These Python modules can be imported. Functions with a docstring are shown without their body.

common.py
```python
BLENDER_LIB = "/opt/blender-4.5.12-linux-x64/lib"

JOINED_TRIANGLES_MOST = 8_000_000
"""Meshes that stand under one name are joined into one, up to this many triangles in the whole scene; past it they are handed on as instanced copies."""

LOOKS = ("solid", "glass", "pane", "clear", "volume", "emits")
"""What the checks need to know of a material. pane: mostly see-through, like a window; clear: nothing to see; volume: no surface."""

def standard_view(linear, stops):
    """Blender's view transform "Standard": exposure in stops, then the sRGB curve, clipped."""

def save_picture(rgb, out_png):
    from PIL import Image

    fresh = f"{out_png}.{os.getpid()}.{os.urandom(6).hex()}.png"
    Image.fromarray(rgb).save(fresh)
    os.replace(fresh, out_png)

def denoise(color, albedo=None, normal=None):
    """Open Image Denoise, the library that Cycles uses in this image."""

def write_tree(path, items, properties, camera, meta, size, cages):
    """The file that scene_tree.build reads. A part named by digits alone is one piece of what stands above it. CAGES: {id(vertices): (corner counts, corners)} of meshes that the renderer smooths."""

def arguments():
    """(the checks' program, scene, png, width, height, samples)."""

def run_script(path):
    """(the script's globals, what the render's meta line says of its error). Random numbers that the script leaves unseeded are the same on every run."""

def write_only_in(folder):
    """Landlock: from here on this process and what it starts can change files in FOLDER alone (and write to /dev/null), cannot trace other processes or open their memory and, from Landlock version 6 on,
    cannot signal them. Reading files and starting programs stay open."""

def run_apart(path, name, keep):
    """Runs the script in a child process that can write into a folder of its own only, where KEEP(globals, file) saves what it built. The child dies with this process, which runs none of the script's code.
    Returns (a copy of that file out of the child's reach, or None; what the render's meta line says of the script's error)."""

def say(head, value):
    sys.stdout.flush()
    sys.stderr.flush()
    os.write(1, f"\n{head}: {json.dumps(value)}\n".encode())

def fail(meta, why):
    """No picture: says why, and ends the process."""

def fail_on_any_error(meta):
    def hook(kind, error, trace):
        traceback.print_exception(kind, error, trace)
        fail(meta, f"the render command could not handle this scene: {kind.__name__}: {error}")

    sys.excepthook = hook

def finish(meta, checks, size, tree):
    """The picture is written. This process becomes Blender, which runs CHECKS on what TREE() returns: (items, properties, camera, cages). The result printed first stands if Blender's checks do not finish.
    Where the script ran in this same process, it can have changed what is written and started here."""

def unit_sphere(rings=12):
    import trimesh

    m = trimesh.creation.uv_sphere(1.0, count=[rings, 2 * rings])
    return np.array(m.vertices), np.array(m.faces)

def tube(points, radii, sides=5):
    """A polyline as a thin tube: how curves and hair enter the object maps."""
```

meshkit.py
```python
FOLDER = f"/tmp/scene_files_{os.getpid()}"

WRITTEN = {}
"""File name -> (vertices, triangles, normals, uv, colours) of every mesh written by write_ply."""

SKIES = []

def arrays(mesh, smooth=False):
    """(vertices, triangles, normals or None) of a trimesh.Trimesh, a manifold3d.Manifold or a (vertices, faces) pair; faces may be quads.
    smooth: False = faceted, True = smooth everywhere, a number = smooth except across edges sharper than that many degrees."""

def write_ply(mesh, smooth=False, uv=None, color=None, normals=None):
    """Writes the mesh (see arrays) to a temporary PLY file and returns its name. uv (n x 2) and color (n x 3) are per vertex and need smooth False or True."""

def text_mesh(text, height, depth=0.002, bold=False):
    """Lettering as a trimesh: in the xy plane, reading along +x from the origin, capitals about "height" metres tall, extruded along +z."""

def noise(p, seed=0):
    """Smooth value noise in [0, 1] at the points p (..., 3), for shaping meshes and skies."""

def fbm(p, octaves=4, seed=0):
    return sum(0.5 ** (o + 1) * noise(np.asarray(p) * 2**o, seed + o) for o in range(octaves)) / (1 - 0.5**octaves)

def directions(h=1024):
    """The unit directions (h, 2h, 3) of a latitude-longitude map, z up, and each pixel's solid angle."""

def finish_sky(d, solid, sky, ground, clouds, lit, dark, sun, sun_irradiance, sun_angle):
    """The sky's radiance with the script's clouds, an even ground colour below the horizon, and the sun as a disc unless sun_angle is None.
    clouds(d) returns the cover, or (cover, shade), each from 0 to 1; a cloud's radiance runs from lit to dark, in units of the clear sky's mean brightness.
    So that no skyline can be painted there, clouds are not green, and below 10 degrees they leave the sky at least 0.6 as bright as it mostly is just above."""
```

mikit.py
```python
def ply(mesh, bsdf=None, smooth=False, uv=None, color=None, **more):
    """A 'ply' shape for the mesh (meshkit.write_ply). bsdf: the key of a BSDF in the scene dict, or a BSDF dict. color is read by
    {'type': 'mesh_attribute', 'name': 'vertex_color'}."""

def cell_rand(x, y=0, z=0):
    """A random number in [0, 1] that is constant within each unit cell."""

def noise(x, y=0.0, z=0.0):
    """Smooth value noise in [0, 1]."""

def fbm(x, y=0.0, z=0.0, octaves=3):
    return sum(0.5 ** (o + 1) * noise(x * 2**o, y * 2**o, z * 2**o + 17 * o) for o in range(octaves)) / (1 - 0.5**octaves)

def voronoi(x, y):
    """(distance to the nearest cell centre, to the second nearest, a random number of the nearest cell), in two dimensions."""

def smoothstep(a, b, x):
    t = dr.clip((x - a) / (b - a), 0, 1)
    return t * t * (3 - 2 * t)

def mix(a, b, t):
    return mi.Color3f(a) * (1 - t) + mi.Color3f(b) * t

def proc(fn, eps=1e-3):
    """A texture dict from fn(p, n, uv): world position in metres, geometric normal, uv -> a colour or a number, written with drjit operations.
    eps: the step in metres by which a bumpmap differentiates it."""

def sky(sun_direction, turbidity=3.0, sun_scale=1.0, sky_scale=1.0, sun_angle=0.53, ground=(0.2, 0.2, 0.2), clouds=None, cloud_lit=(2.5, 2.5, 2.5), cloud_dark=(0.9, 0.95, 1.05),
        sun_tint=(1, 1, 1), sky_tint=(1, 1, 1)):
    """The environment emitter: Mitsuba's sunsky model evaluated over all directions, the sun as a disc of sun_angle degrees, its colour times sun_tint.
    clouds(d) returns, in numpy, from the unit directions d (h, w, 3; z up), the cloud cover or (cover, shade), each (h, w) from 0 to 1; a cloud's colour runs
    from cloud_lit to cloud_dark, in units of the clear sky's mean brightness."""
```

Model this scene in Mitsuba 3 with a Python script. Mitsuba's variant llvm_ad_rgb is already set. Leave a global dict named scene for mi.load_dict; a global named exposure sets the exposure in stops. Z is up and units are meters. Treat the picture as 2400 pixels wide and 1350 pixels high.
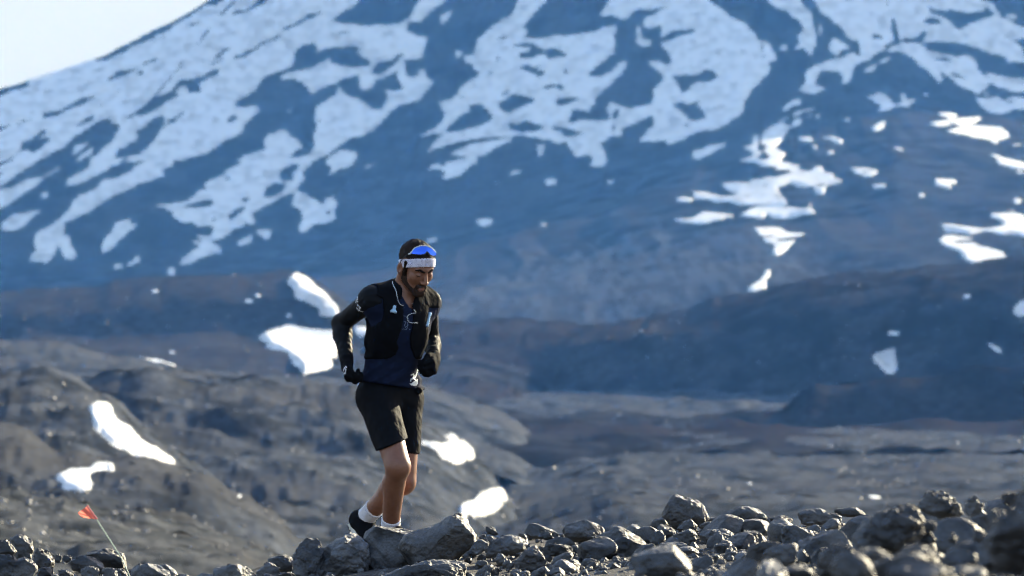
import math
import numpy as np
import drjit as dr
import mitsuba as mi
import trimesh
import manifold3d as m3
from scipy.interpolate import PchipInterpolator
from scipy.ndimage import gaussian_filter, map_coordinates, maximum_filter
from scipy.sparse import coo_matrix
from scipy.sparse.csgraph import connected_components
import mikit
import meshkit
from mikit import proc, noise, fbm, voronoi, cell_rand, smoothstep, mix

T = mi.ScalarTransform4f
scene, labels = {}, {}

# ---------------------------------------------------------------- camera, sun, sky, air, exposure
HFOV = 12.0                      # long lens
S = math.tan(math.radians(HFOV / 2)) / 1200.0
PITCH = math.atan(275 * S)
YR = 23.5                        # distance of the runner
SUN_AZ, SUN_EL = 41.0, 20.5      # azimuth measured from the view direction towards the right
SUN = (math.sin(math.radians(SUN_AZ)) * math.cos(math.radians(SUN_EL)),
       math.cos(math.radians(SUN_AZ)) * math.cos(math.radians(SUN_EL)), math.sin(math.radians(SUN_EL)))
exposure = 3.8
scene['camera'] = {'type': 'thinlens', 'fov': HFOV, 'aperture_radius': 0.0115, 'focus_distance': YR - 0.4,
                   'near_clip': 0.2, 'far_clip': 60000.0,
                   'to_world': T().look_at(origin=[0, 0, 0], target=[0, math.cos(PITCH), math.sin(PITCH)], up=[0, 0, 1]),
                   'medium': {'type': 'ref', 'id': 'air'}}


def thin_cloud(d):
    """A pale veil that thickens towards the horizon."""
    el = np.degrees(np.arcsin(np.clip(d[..., 2], -1, 1)))
    return np.clip(np.exp(-(np.maximum(el, 0) / 16.0) ** 4) * (0.98 + 0.1 * (meshkit.fbm(d * 4.0, 4, 3) - 0.5)), 0, 1)


scene['sky'] = mikit.sky(SUN, clouds=thin_cloud, cloud_lit=(0.84, 0.88, 0.9), cloud_dark=(0.78, 0.82, 0.84), turbidity=3.0, sun_scale=1.0, sky_scale=0.88, sun_angle=0.6, sun_tint=(0.77, 0.965, 1.34), sky_tint=(1.25, 1.0, 0.98))
HAZE = 2.7e-5
scene['air'] = {'type': 'homogeneous', 'albedo': {'type': 'rgb', 'value': [0.95, 0.95, 0.95]},
                'sigma_t': {'type': 'rgb', 'value': [0.22 * HAZE, 0.70 * HAZE, 1.85 * HAZE]}}
scene['haze'] = {'type': 'cube', 'to_world': T().translate([0, 4000, 700]).scale([9000, 9000, 800]),
                 'bsdf': {'type': 'null'}, 'interior': {'type': 'ref', 'id': 'air'}}
labels['haze'] = {'label': 'thin blue mountain air in front of the far slopes', 'category': 'haze', 'kind': 'stuff'}


# ---------------------------------------------------------------- helpers
def key_for(name):
    if name not in scene:
        return name
    k = 1
    while f'{name}_{k:03d}' in scene:
        k += 1
    return f'{name}_{k:03d}'


def put(name, mesh, bsdf, parent=None, smooth=True, label=None, cat=None, group=None, kind=None):
    key = key_for(f'{parent}__{name}' if parent else name)
    scene[key] = mikit.ply(mesh, bsdf, smooth=smooth)
    d = {}
    if label:
        d['label'] = label
    if cat:
        d['category'] = cat
    if group:
        d['group'] = group
    if kind:
        d['kind'] = kind
    if d:
        labels[key] = d
    return key


def at(px, py, Y):
    """The point at distance Y (along +y) that the photograph shows at pixel px, py of 2400 x 1350."""
    u, v = (np.asarray(px, float) - 1200) * S, (675 - np.asarray(py, float)) * S
    dy, dz = math.cos(PITCH) - math.sin(PITCH) * v, math.sin(PITCH) + math.cos(PITCH) * v
    return np.stack(np.broadcast_arrays(Y * u / dy, Y + 0 * u, Y * dz / dy), -1)


def to_px(p):
    p = np.asarray(p, float)
    f = p[..., 1] * math.cos(PITCH) + p[..., 2] * math.sin(PITCH)
    v = -p[..., 1] * math.sin(PITCH) + p[..., 2] * math.cos(PITCH)
    return 1200 + p[..., 0] / f / S, 675 - v / f / S


def nz(p, seed=0):
    return meshkit.noise(p, seed) - 0.5


def fb(p, o=4, seed=0):
    return meshkit.fbm(p, o, seed) - 0.5


def rgb(*c):
    return {'type': 'rgb', 'value': list(c)}


# ---------------------------------------------------------------- materials
def ground_tex(scale, dark, pale, warm):
    def f(p, n, uv):
        a = fbm(p.x / scale, p.y / scale, p.z / scale, 4)
        b = noise(p.x / (scale * 0.13) + 5, p.y / (scale * 0.13), p.z / (scale * 0.13))
        c = noise(p.x / (scale * 6) + 9, p.y / (scale * 6), p.z / (scale * 6))
        col = mix(mi.Color3f(*dark), mi.Color3f(*pale), smoothstep(0.3, 0.72, a))
        col = mix(col, mi.Color3f(*warm), smoothstep(0.45, 0.75, c) * 0.7)
        return col * (0.7 + 0.6 * b)
    return proc(f)


def bumped(inner, fn, scale, eps):
    return {'type': 'bumpmap', 'arbitrary': proc(fn, eps=eps), 'scale': scale, 'bsdf': inner}


def rough(tex, r=0.8, spec=0.3, sheen=0.0):
    return {'type': 'principled', 'base_color': tex, 'roughness': r, 'specular': spec, 'sheen': sheen}


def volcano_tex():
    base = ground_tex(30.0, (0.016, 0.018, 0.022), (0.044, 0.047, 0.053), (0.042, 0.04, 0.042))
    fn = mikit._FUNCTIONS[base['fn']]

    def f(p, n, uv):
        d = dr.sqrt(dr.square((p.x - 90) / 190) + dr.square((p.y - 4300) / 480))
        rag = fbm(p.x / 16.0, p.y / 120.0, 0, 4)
        ash = smoothstep(0.25, 0.6, 1.25 - d + (rag - 0.5) * 1.3) * smoothstep(0.15, 0.75, fbm(p.x / 7.0 + 3, p.y / 90.0, 2, 3))  # pale ash streaks, with the haze band at the foot painted into them
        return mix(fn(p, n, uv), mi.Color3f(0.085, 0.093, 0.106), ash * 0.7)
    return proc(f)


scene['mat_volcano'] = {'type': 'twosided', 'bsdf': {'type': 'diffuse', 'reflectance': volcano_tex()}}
scene['mat_far_lava'] = {'type': 'twosided', 'bsdf': {'type': 'diffuse', 'reflectance': ground_tex(30.0, (0.016, 0.018, 0.022), (0.044, 0.047, 0.053), (0.042, 0.04, 0.042))}}
scene['mat_mid_lava'] = {'type': 'twosided', 'bsdf': {'type': 'diffuse', 'reflectance': ground_tex(6.0, (0.026, 0.03, 0.036), (0.085, 0.093, 0.106), (0.07, 0.072, 0.078))}}
scene['mat_near_lava'] = {'type': 'twosided', 'bsdf': {'type': 'diffuse', 'reflectance': ground_tex(1.4, (0.028, 0.032, 0.036), (0.09, 0.095, 0.102), (0.075, 0.075, 0.077))}}


def pebble_tex(p, n, uv):
    k = cell_rand(p.x * 0.7, p.y * 0.35, 3)
    return mix(mi.Color3f(0.05, 0.052, 0.056), mi.Color3f(0.30, 0.29, 0.285), k * k)


scene['mat_pebble'] = rough(proc(pebble_tex), 0.5, 0.5)


scene['mat_dark_lava'] = {'type': 'twosided', 'bsdf': {'type': 'diffuse', 'reflectance': ground_tex(20.0, (0.012, 0.013, 0.015), (0.036, 0.037, 0.041), (0.032, 0.028, 0.028))}}


def snow_tex(p, n, uv):
    a = fbm(p.x / 9.0, p.y / 9.0, p.z / 9.0, 4)
    c = mix(mi.Color3f(0.68, 0.69, 0.7), mi.Color3f(0.86, 0.87, 0.88), smoothstep(0.3, 0.6, a))
    dirt = smoothstep(0.6, 0.7, fbm(p.x / 14.0 + 40, p.y / 30.0, p.z / 14.0, 4))
    return mix(c, mi.Color3f(0.33, 0.32, 0.31), dirt * 0.45)


scene['mat_snow'] = {'type': 'twosided', 'bsdf': {'type': 'diffuse', 'reflectance': proc(snow_tex)}}


def rock_tone(p, n, uv):
    a = fbm(p.x * 9, p.y * 9, p.z * 9, 4)
    b = noise(p.x * 150, p.y * 150, p.z * 150)
    c = noise(p.x * 2.1 + 3, p.y * 2.1, p.z * 2.1 + 7)
    e = noise(p.x * 3.3 + 11, p.y * 1.5, p.z * 3.3 + 5)
    col = mix(mi.Color3f(0.022, 0.0245, 0.028), mi.Color3f(0.105, 0.109, 0.114), smoothstep(0.3, 0.72, a))
    col = mix(col, mi.Color3f(0.082, 0.079, 0.077), smoothstep(0.5, 0.8, c) * 0.5)
    return col * (0.7 + 0.6 * b) * (0.6 + 0.8 * e)


rock_tex = proc(rock_tone)


def rock_bump(p, n, uv):
    return fbm(p.x * 60, p.y * 60, p.z * 60, 4) + 0.6 * noise(p.x * 22, p.y * 22, p.z * 22)


scene['mat_rock'] = bumped(rough(rock_tex, 0.52, 0.42, 1.0), rock_bump, 0.02, 0.002)
scene['mat_gravel'] = bumped(rough(ground_tex(0.12, (0.02, 0.02, 0.02), (0.05, 0.049, 0.048), (0.048, 0.043, 0.039)), 0.85, 0.2, 0.8), rock_bump, 0.02, 0.002)
# ---------------------------------------------------------------- the land: volcano, hills, plain (the setting)
COLS = np.concatenate([np.arange(-900, -150, 30), np.arange(-150, 2551, 6), np.arange(2575, 3301, 30)]).astype(float)


def line(pts):
    pts = np.asarray(pts, float)
    if pts.ndim == 0:
        return np.full(len(COLS), float(pts))
    x = np.linspace(0, 1, 5)
    y = np.interp(COLS, pts[:, 0], pts[:, 1])
    k = np.exp(-np.linspace(-2, 2, 9) ** 2)
    yp = np.pad(y, 4, mode='edge')
    return np.convolve(yp, k / k.sum(), 'valid')


class Layer:
    """A piece of terrain lofted through contour lines, each a line of points at its own distance."""

    def __init__(self, name, rows, material, relief, label, cat, res=5.0, seed=0):
        PY = np.array([line(r[0]) for r in rows])
        YY = np.array([line(r[1]) for r in rows])
        P = at(COLS[None, :], PY, YY)
        counts = [int(np.clip(np.abs(np.diff(PY[k:k + 2, 30:-30], axis=0)).mean() / res, 4, 90)) for k in range(len(rows) - 1)]
        v = np.concatenate([np.linspace(k, k + 1, c, endpoint=False) for k, c in enumerate(counts)] + [[len(rows) - 1]])
        kk = np.arange(len(rows))
        y = PchipInterpolator(kk, P[..., 1], axis=0)(v)
        z = PchipInterpolator(kk, P[..., 2], axis=0)(v)
        x = y * (P[0, :, 0] / P[0, :, 1])[None, :]
        dz = relief(np.stack([x, y, z], -1), seed)
        self.v, self.x, self.y, self.z = v, x, y, z + dz
        self.zs = gaussian_filter(z + dz, (2.5, 4.0)) if name == 'volcano' else gaussian_filter(maximum_filter(z + dz, (3, 3)), (1.5, 2.0))
        verts = np.stack([x, y, self.z], -1).reshape(-1, 3)
        n, m = x.shape
        i, j = np.meshgrid(np.arange(n - 1), np.arange(m - 1), indexing='ij')
        q = np.stack([i * m + j, (i + 1) * m + j, (i + 1) * m + j + 1, i * m + j + 1], -1).reshape(-1, 4)
        self.key = put(name, (verts, q[:, ::-1]), material, smooth=True, label=label, cat=cat, kind='structure')
        self.pxy = to_px(np.stack([x, y, self.zs], -1))[1]

    def snow(self, polys, holes=(), soft=1.0, thick=2.2, step=2.4, jag=5.0, seed=3, name='snow_patch', shrink=0.0, **tags):
        """A sheet of snow lying on this terrain inside the outlines, its rim sinking into the ground."""
        allp = np.vstack(polys)
        x0, x1 = allp[:, 0].min() - 8, allp[:, 0].max() + 8
        y0, y1 = allp[:, 1].min() - 10, allp[:, 1].max() + 10
        us = np.arange(x0, x1 + step, step)
        ci = np.interp(us, COLS, np.arange(len(COLS)))
        # rows whose height on the screen falls in the range, for any of the columns
        sub = self.pxy[:, int(ci.min()):int(ci.max()) + 2]
        ok = np.where(((sub > y0) & (sub < y1)).any(1))[0]
        if not len(ok):
            return None
        a, b = max(ok.min() - 1, 0), min(ok.max() + 1, len(self.v) - 1)
        rows = []
        for k in range(a, b):
            d = np.abs(sub[k + 1] - sub[k]).mean()
            rows.append(np.linspace(k, k + 1, int(np.clip(math.ceil(d / step), 1, 12)), endpoint=False))
        ri = np.concatenate(rows + [[b]])
        R, C = np.meshgrid(ri, ci, indexing='ij')
        g = lambda f: map_coordinates(f, [R, C], order=1, mode='nearest')
        X, Yv, Z = g(self.x), g(self.y), g(self.zs if np.ptp(allp[:, 1]) > 30 or self.key == 'volcano' else self.z)
        px, py = to_px(np.stack([X, Yv, Z], -1))
        sd = np.full(px.shape, -1e3)
        for p in polys:
            sd = np.maximum(sd, signed(p, px, py))
        for p in holes:
            sd = np.minimum(sd, -signed(p, px, py))
        w = Yv.mean() * S                                  # metres per pixel here
        q = np.stack([X / w, Yv / w * 0.25, Z / w], -1)
        sd = sd + jag * (fb(q / 22.0, 3, seed) * 2.0 + fb(q / 7.0, 2, seed + 1) * 0.8)
        sd = sd - shrink
        h = np.clip(sd / (2.5 * soft), -1.0, 1.0)
        lump = fb(q / 30.0, 3, seed + 7) * 1.3
        Z = Z + w * thick * np.clip(h, 0, 1) - w * 9.0 * np.clip(-sd / 4.0, 0, 1) + w * lump * np.clip(h, 0, 1)
        keep = sd > -4.5
        n, m = px.shape
        i, j = np.meshgrid(np.arange(n - 1), np.arange(m - 1), indexing='ij')
        cell = keep[:-1, :-1] | keep[1:, :-1] | keep[:-1, 1:] | keep[1:, 1:]
        i, j = i[cell], j[cell]
        f = np.stack([i * m + j, i * m + j + 1, (i + 1) * m + j + 1, (i + 1) * m + j], -1)
        if not len(f):
            return None
        verts = np.stack([X, Yv, Z], -1).reshape(-1, 3)
        used, inv = np.unique(f, return_inverse=True)
        verts, f = verts[used], inv.reshape(-1, 4)
        k, lab = connected_components(coo_matrix((np.ones(3 * len(f)), (np.r_[f[:, 0], f[:, 1], f[:, 2]], np.r_[f[:, 1], f[:, 2], f[:, 3]])), shape=(len(verts),) * 2), directed=False)
        fl = lab[f[:, 0]]
        front = (py[1:] > py[:-1])[:, :-1][cell]
        count = np.bincount(fl, weights=front, minlength=k)
        key = None
        for c in np.argsort(-count):                       # every separate piece is an entry of its own; crumbs are left out
            if key is not None and (tags.get('label') or count[c] < max(40, 0.004 * count.max())):
                break
            g_ = f[fl == c]
            u_, i_ = np.unique(g_, return_inverse=True)
            key = put(name, (verts[u_], i_.reshape(-1, 4)), 'mat_snow', smooth=True, **tags)
        return key


def signed(poly, px, py):
    """Signed distance to a polygon, positive inside."""
    p = np.asarray(poly, float)
    q = np.roll(p, -1, axis=0)
    best = np.full(px.shape, 1e9)
    inside = np.zeros(px.shape, bool)
    x0, x1, y0, y1 = p[:, 0].min() - 14, p[:, 0].max() + 14, p[:, 1].min() - 14, p[:, 1].max() + 14
    box = (px > x0) & (px < x1) & (py > y0) & (py < y1)
    X, Y = px[box], py[box]
    d2, ins = np.full(X.shape, 1e9), np.zeros(X.shape, bool)
    for (ax, ay), (bx, by) in zip(p, q):
        ex, ey = bx - ax, by - ay
        t = np.clip(((X - ax) * ex + (Y - ay) * ey) / (ex * ex + ey * ey + 1e-9), 0, 1)
        d2 = np.minimum(d2, (X - ax - t * ex) ** 2 + (Y - ay - t * ey) ** 2)
        c = (ay > Y) != (by > Y)
        if ay != by:
            ins ^= c & (X < ax + (Y - ay) * ex / ey)
    best[box], inside[box] = np.sqrt(d2), ins
    return np.where(inside, 1, -1) * np.minimum(best, 1e3)


def relief(big, small, a_big, a_small, gully=0.0, ridge=(0, 0)):
    def f(p, seed):
        q = p.copy()
        q[..., 2] *= 0.3
        out = a_big * fb(q / big, 3, seed) + a_small * fb(q / small, 3, seed + 11)
        lump = np.abs(fb(q / (small * 2.6), 3, seed + 23))
        out += a_small * 3.4 * (lump - 0.1) + a_big * 0.9 * (np.abs(fb(q / (small * 7), 2, seed + 27)) - 0.11)
        fine = np.abs(fb(q / (small * 0.75), 3, seed + 41))
        out += a_small * 1.25 * (fine - 0.1) * (1.0 if not gully else 0.6)
        if gully:
            ang = np.arctan2(p[..., 0] - ridge[0], ridge[1] - p[..., 1])
            rad = np.hypot(p[..., 0] - ridge[0], ridge[1] - p[..., 1])
            wob = fb(q / (big * 1.5), 2, seed + 31) * 0.25
            g = np.stack([ang * 22 + wob * 14, rad / 1500.0, 0 * ang], -1)
            g2 = np.stack([ang * 70 + wob * 40, rad / 900.0, 0 * ang], -1)
            out += gully * (0.35 - np.abs(fb(g, 2, seed + 5))) + 0.35 * gully * (0.35 - np.abs(fb(g2, 2, seed + 6)))
        return out
    return f


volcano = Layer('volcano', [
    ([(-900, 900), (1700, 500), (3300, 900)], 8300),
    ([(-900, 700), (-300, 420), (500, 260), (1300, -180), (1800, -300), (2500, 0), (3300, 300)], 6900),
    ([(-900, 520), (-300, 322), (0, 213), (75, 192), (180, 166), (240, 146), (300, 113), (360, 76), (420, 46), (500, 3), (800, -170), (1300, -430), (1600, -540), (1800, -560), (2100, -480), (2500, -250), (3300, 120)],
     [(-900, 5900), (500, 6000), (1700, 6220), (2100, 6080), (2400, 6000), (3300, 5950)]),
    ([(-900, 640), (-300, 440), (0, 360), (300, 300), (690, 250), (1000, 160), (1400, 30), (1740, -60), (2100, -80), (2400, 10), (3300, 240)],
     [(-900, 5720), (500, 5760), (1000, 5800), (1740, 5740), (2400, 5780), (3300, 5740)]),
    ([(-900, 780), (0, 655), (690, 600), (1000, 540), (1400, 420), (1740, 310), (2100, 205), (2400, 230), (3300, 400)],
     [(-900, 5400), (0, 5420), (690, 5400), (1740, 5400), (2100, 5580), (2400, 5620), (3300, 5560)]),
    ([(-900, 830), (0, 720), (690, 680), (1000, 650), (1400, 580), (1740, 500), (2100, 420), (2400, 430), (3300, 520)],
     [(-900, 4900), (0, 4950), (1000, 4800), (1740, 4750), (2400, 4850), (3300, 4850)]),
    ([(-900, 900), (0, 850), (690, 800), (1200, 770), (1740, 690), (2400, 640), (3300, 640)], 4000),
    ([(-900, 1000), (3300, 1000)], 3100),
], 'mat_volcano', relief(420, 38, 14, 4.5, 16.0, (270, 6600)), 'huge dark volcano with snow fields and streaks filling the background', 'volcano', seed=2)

hill_b = Layer('moraine_hill', [
    ([(-900, 900), (3300, 1000)], 3700),
    ([(-900, 790), (0, 750), (700, 720), (1000, 830), (1400, 930), (3300, 1100)], 3200),
    ([(-900, 745), (-300, 718), (0, 690), (78, 680), (233, 674), (262, 657), (363, 649), (518, 645), (648, 642), (705, 642), (760, 672), (800, 704), (870, 748), (1000, 785), (1150, 830), (1400, 900), (1700, 1000), (3300, 1300)],
     [(-900, 2950), (700, 3000), (1400, 2850), (3300, 2700)]),
    ([(-900, 780), (0, 728), (518, 690), (705, 695), (870, 775), (1000, 805), (1150, 845), (1400, 920), (1700, 1020), (3300, 1330)],
     [(-900, 2800), (700, 2840), (1400, 2750), (3300, 2600)]),
    ([(-900, 850), (0, 800), (518, 775), (705, 790), (870, 835), (1000, 848), (1150, 880), (1400, 960), (1700, 1050), (3300, 1360)],
     [(-900, 2765), (700, 2785), (1400, 2680), (3300, 2500)]),
    ([(-900, 905), (0, 860), (518, 870), (705, 880), (1000, 900), (1400, 1000), (1700, 1090), (3300, 1400)],
     [(-900, 2300), (700, 2400), (3300, 2300)]),
    ([(-900, 1010), (0, 1010), (1000, 1010), (1700, 1150), (3300, 1450)], 1900),
], 'mat_far_lava', relief(160, 18, 11, 3.2), 'brown moraine hill at the foot of the volcano, left of the runner', 'hill', seed=5)

hill_c = Layer('dark_ridge', [
    ([(-900, 1200), (600, 1050), (1200, 900), (2400, 900), (3300, 900)], 3500),
    ([(-900, 1100), (600, 950), (900, 830), (1408, 810), (2400, 680), (3300, 600)], 3000),
    ([(-900, 1050), (600, 900), (900, 806), (1029, 772), (1233, 774), (1408, 775), (1525, 759), (1583, 736), (1700, 707), (1875, 666), (1992, 649), (2167, 631), (2400, 614), (3300, 520)],
     [(-900, 2900), (1200, 2900), (1700, 2780), (2400, 2700), (3300, 2600)]),
    ([(-900, 1080), (600, 940), (900, 850), (1029, 825), (1233, 822), (1408, 805), (1583, 780), (1700, 770), (1875, 740), (2167, 705), (2400, 690), (3300, 600)],
     [(-900, 2650), (1200, 2640), (1700, 2560), (2400, 2480), (3300, 2400)]),
    ([(-900, 1100), (600, 1000), (900, 920), (1100, 915), (1270, 945), (1450, 960), (1700, 955), (1875, 925), (2167, 910), (2400, 900), (3300, 860)],
     [(-900, 2400), (1100, 2400), (1300, 2545), (1700, 2478), (2400, 2395), (3300, 2300)]),
    ([(-900, 1130), (600, 1050), (1100, 1000), (1700, 1005), (2400, 1000), (3300, 1000)], 2050),
    ([(-900, 1200), (1100, 1100), (3300, 1100)], 1500),
], 'mat_dark_lava', relief(150, 16, 10, 3.4, 9.0, (60, 3300)), 'dark lava ridge with a shaded face rising to the right behind the plain', 'hill', seed=9)

hill_c2 = Layer('lava_knoll', [
    ([(-900, 1150), (1700, 1050), (3300, 1000)], 2350),
    ([(-900, 1150), (1500, 1080), (1700, 1010), (1850, 985), (1900, 945), (2050, 925), (2200, 915), (2400, 890), (3300, 850)], 2100),
    ([(-900, 1150), (1500, 1075), (1700, 995), (1850, 962), (1900, 917), (2050, 902), (2200, 886), (2400, 864), (3300, 820)], 2000),
    ([(-900, 1160), (1500, 1085), (1700, 1012), (1850, 1020), (2000, 1045), (2200, 1063), (2400, 1062), (3300, 1062)], 1935),
    ([(-900, 1230), (1500, 1130), (3300, 1130)], 1400),
], 'mat_dark_lava', relief(60, 12, 7, 3.2), 'low dark lava knolls at the right edge of the plain', 'hill', seed=13)

plain = Layer('lava_plain', [
    ([(-900, 790), (3300, 790)], 3350),
    ([(-900, 885), (3300, 885)], 2700),
    ([(-900, 955), (3300, 955)], 2300),
    ([(-900, 1037), (1050, 1037), (1450, 1012), (3300, 1012)], 1900),
    ([(-900, 1126), (1050, 1126), (1450, 1066), (3300, 1066)], 1500),
    ([(-900, 1220), (1050, 1220), (1450, 1130), (3300, 1130)], 1120),
    ([(-900, 1305), (1050, 1305), (1450, 1195), (3300, 1195)], 820),
    ([(-900, 1400), (1050, 1400), (1450, 1280), (3300, 1280)], 470),
    ([(-900, 1480), (1050, 1480), (1450, 1400), (3300, 1400)], 200),
    ([(-900, 1560), (3300, 1560)], 100),
], 'mat_mid_lava', relief(110, 8, 4.5, 2.0), 'wide grey lava plain below the volcano', 'plain', res=4.0, seed=17)

hill_e1 = Layer('ash_terrace', [
    ([(-900, 1000), (3300, 1300)], 2400),
    ([(-900, 830), (0, 830), (600, 910), (1200, 1000), (3300, 1500)], 2050),
    ([(-900, 795), (0, 795), (150, 798), (300, 838), (450, 864), (600, 882), (850, 892), (1000, 904), (1200, 975), (1400, 1100), (3300, 1600)], 1900),
    ([(-900, 860), (0, 868), (300, 880), (600, 905), (1000, 935), (1200, 1010), (1400, 1140), (3300, 1640)], 1640),
    ([(-900, 905), (0, 900), (300, 900), (600, 940), (1000, 980), (1200, 1050), (1400, 1180), (3300, 1700)], 1605),
    ([(-900, 1000), (600, 1020), (1200, 1120), (1400, 1250), (3300, 1750)], 1300),
], 'mat_mid_lava', relief(70, 7, 4.0, 1.9), 'flat grey ash terrace on the left with a shaded lower edge', 'hill', seed=19)

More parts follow.
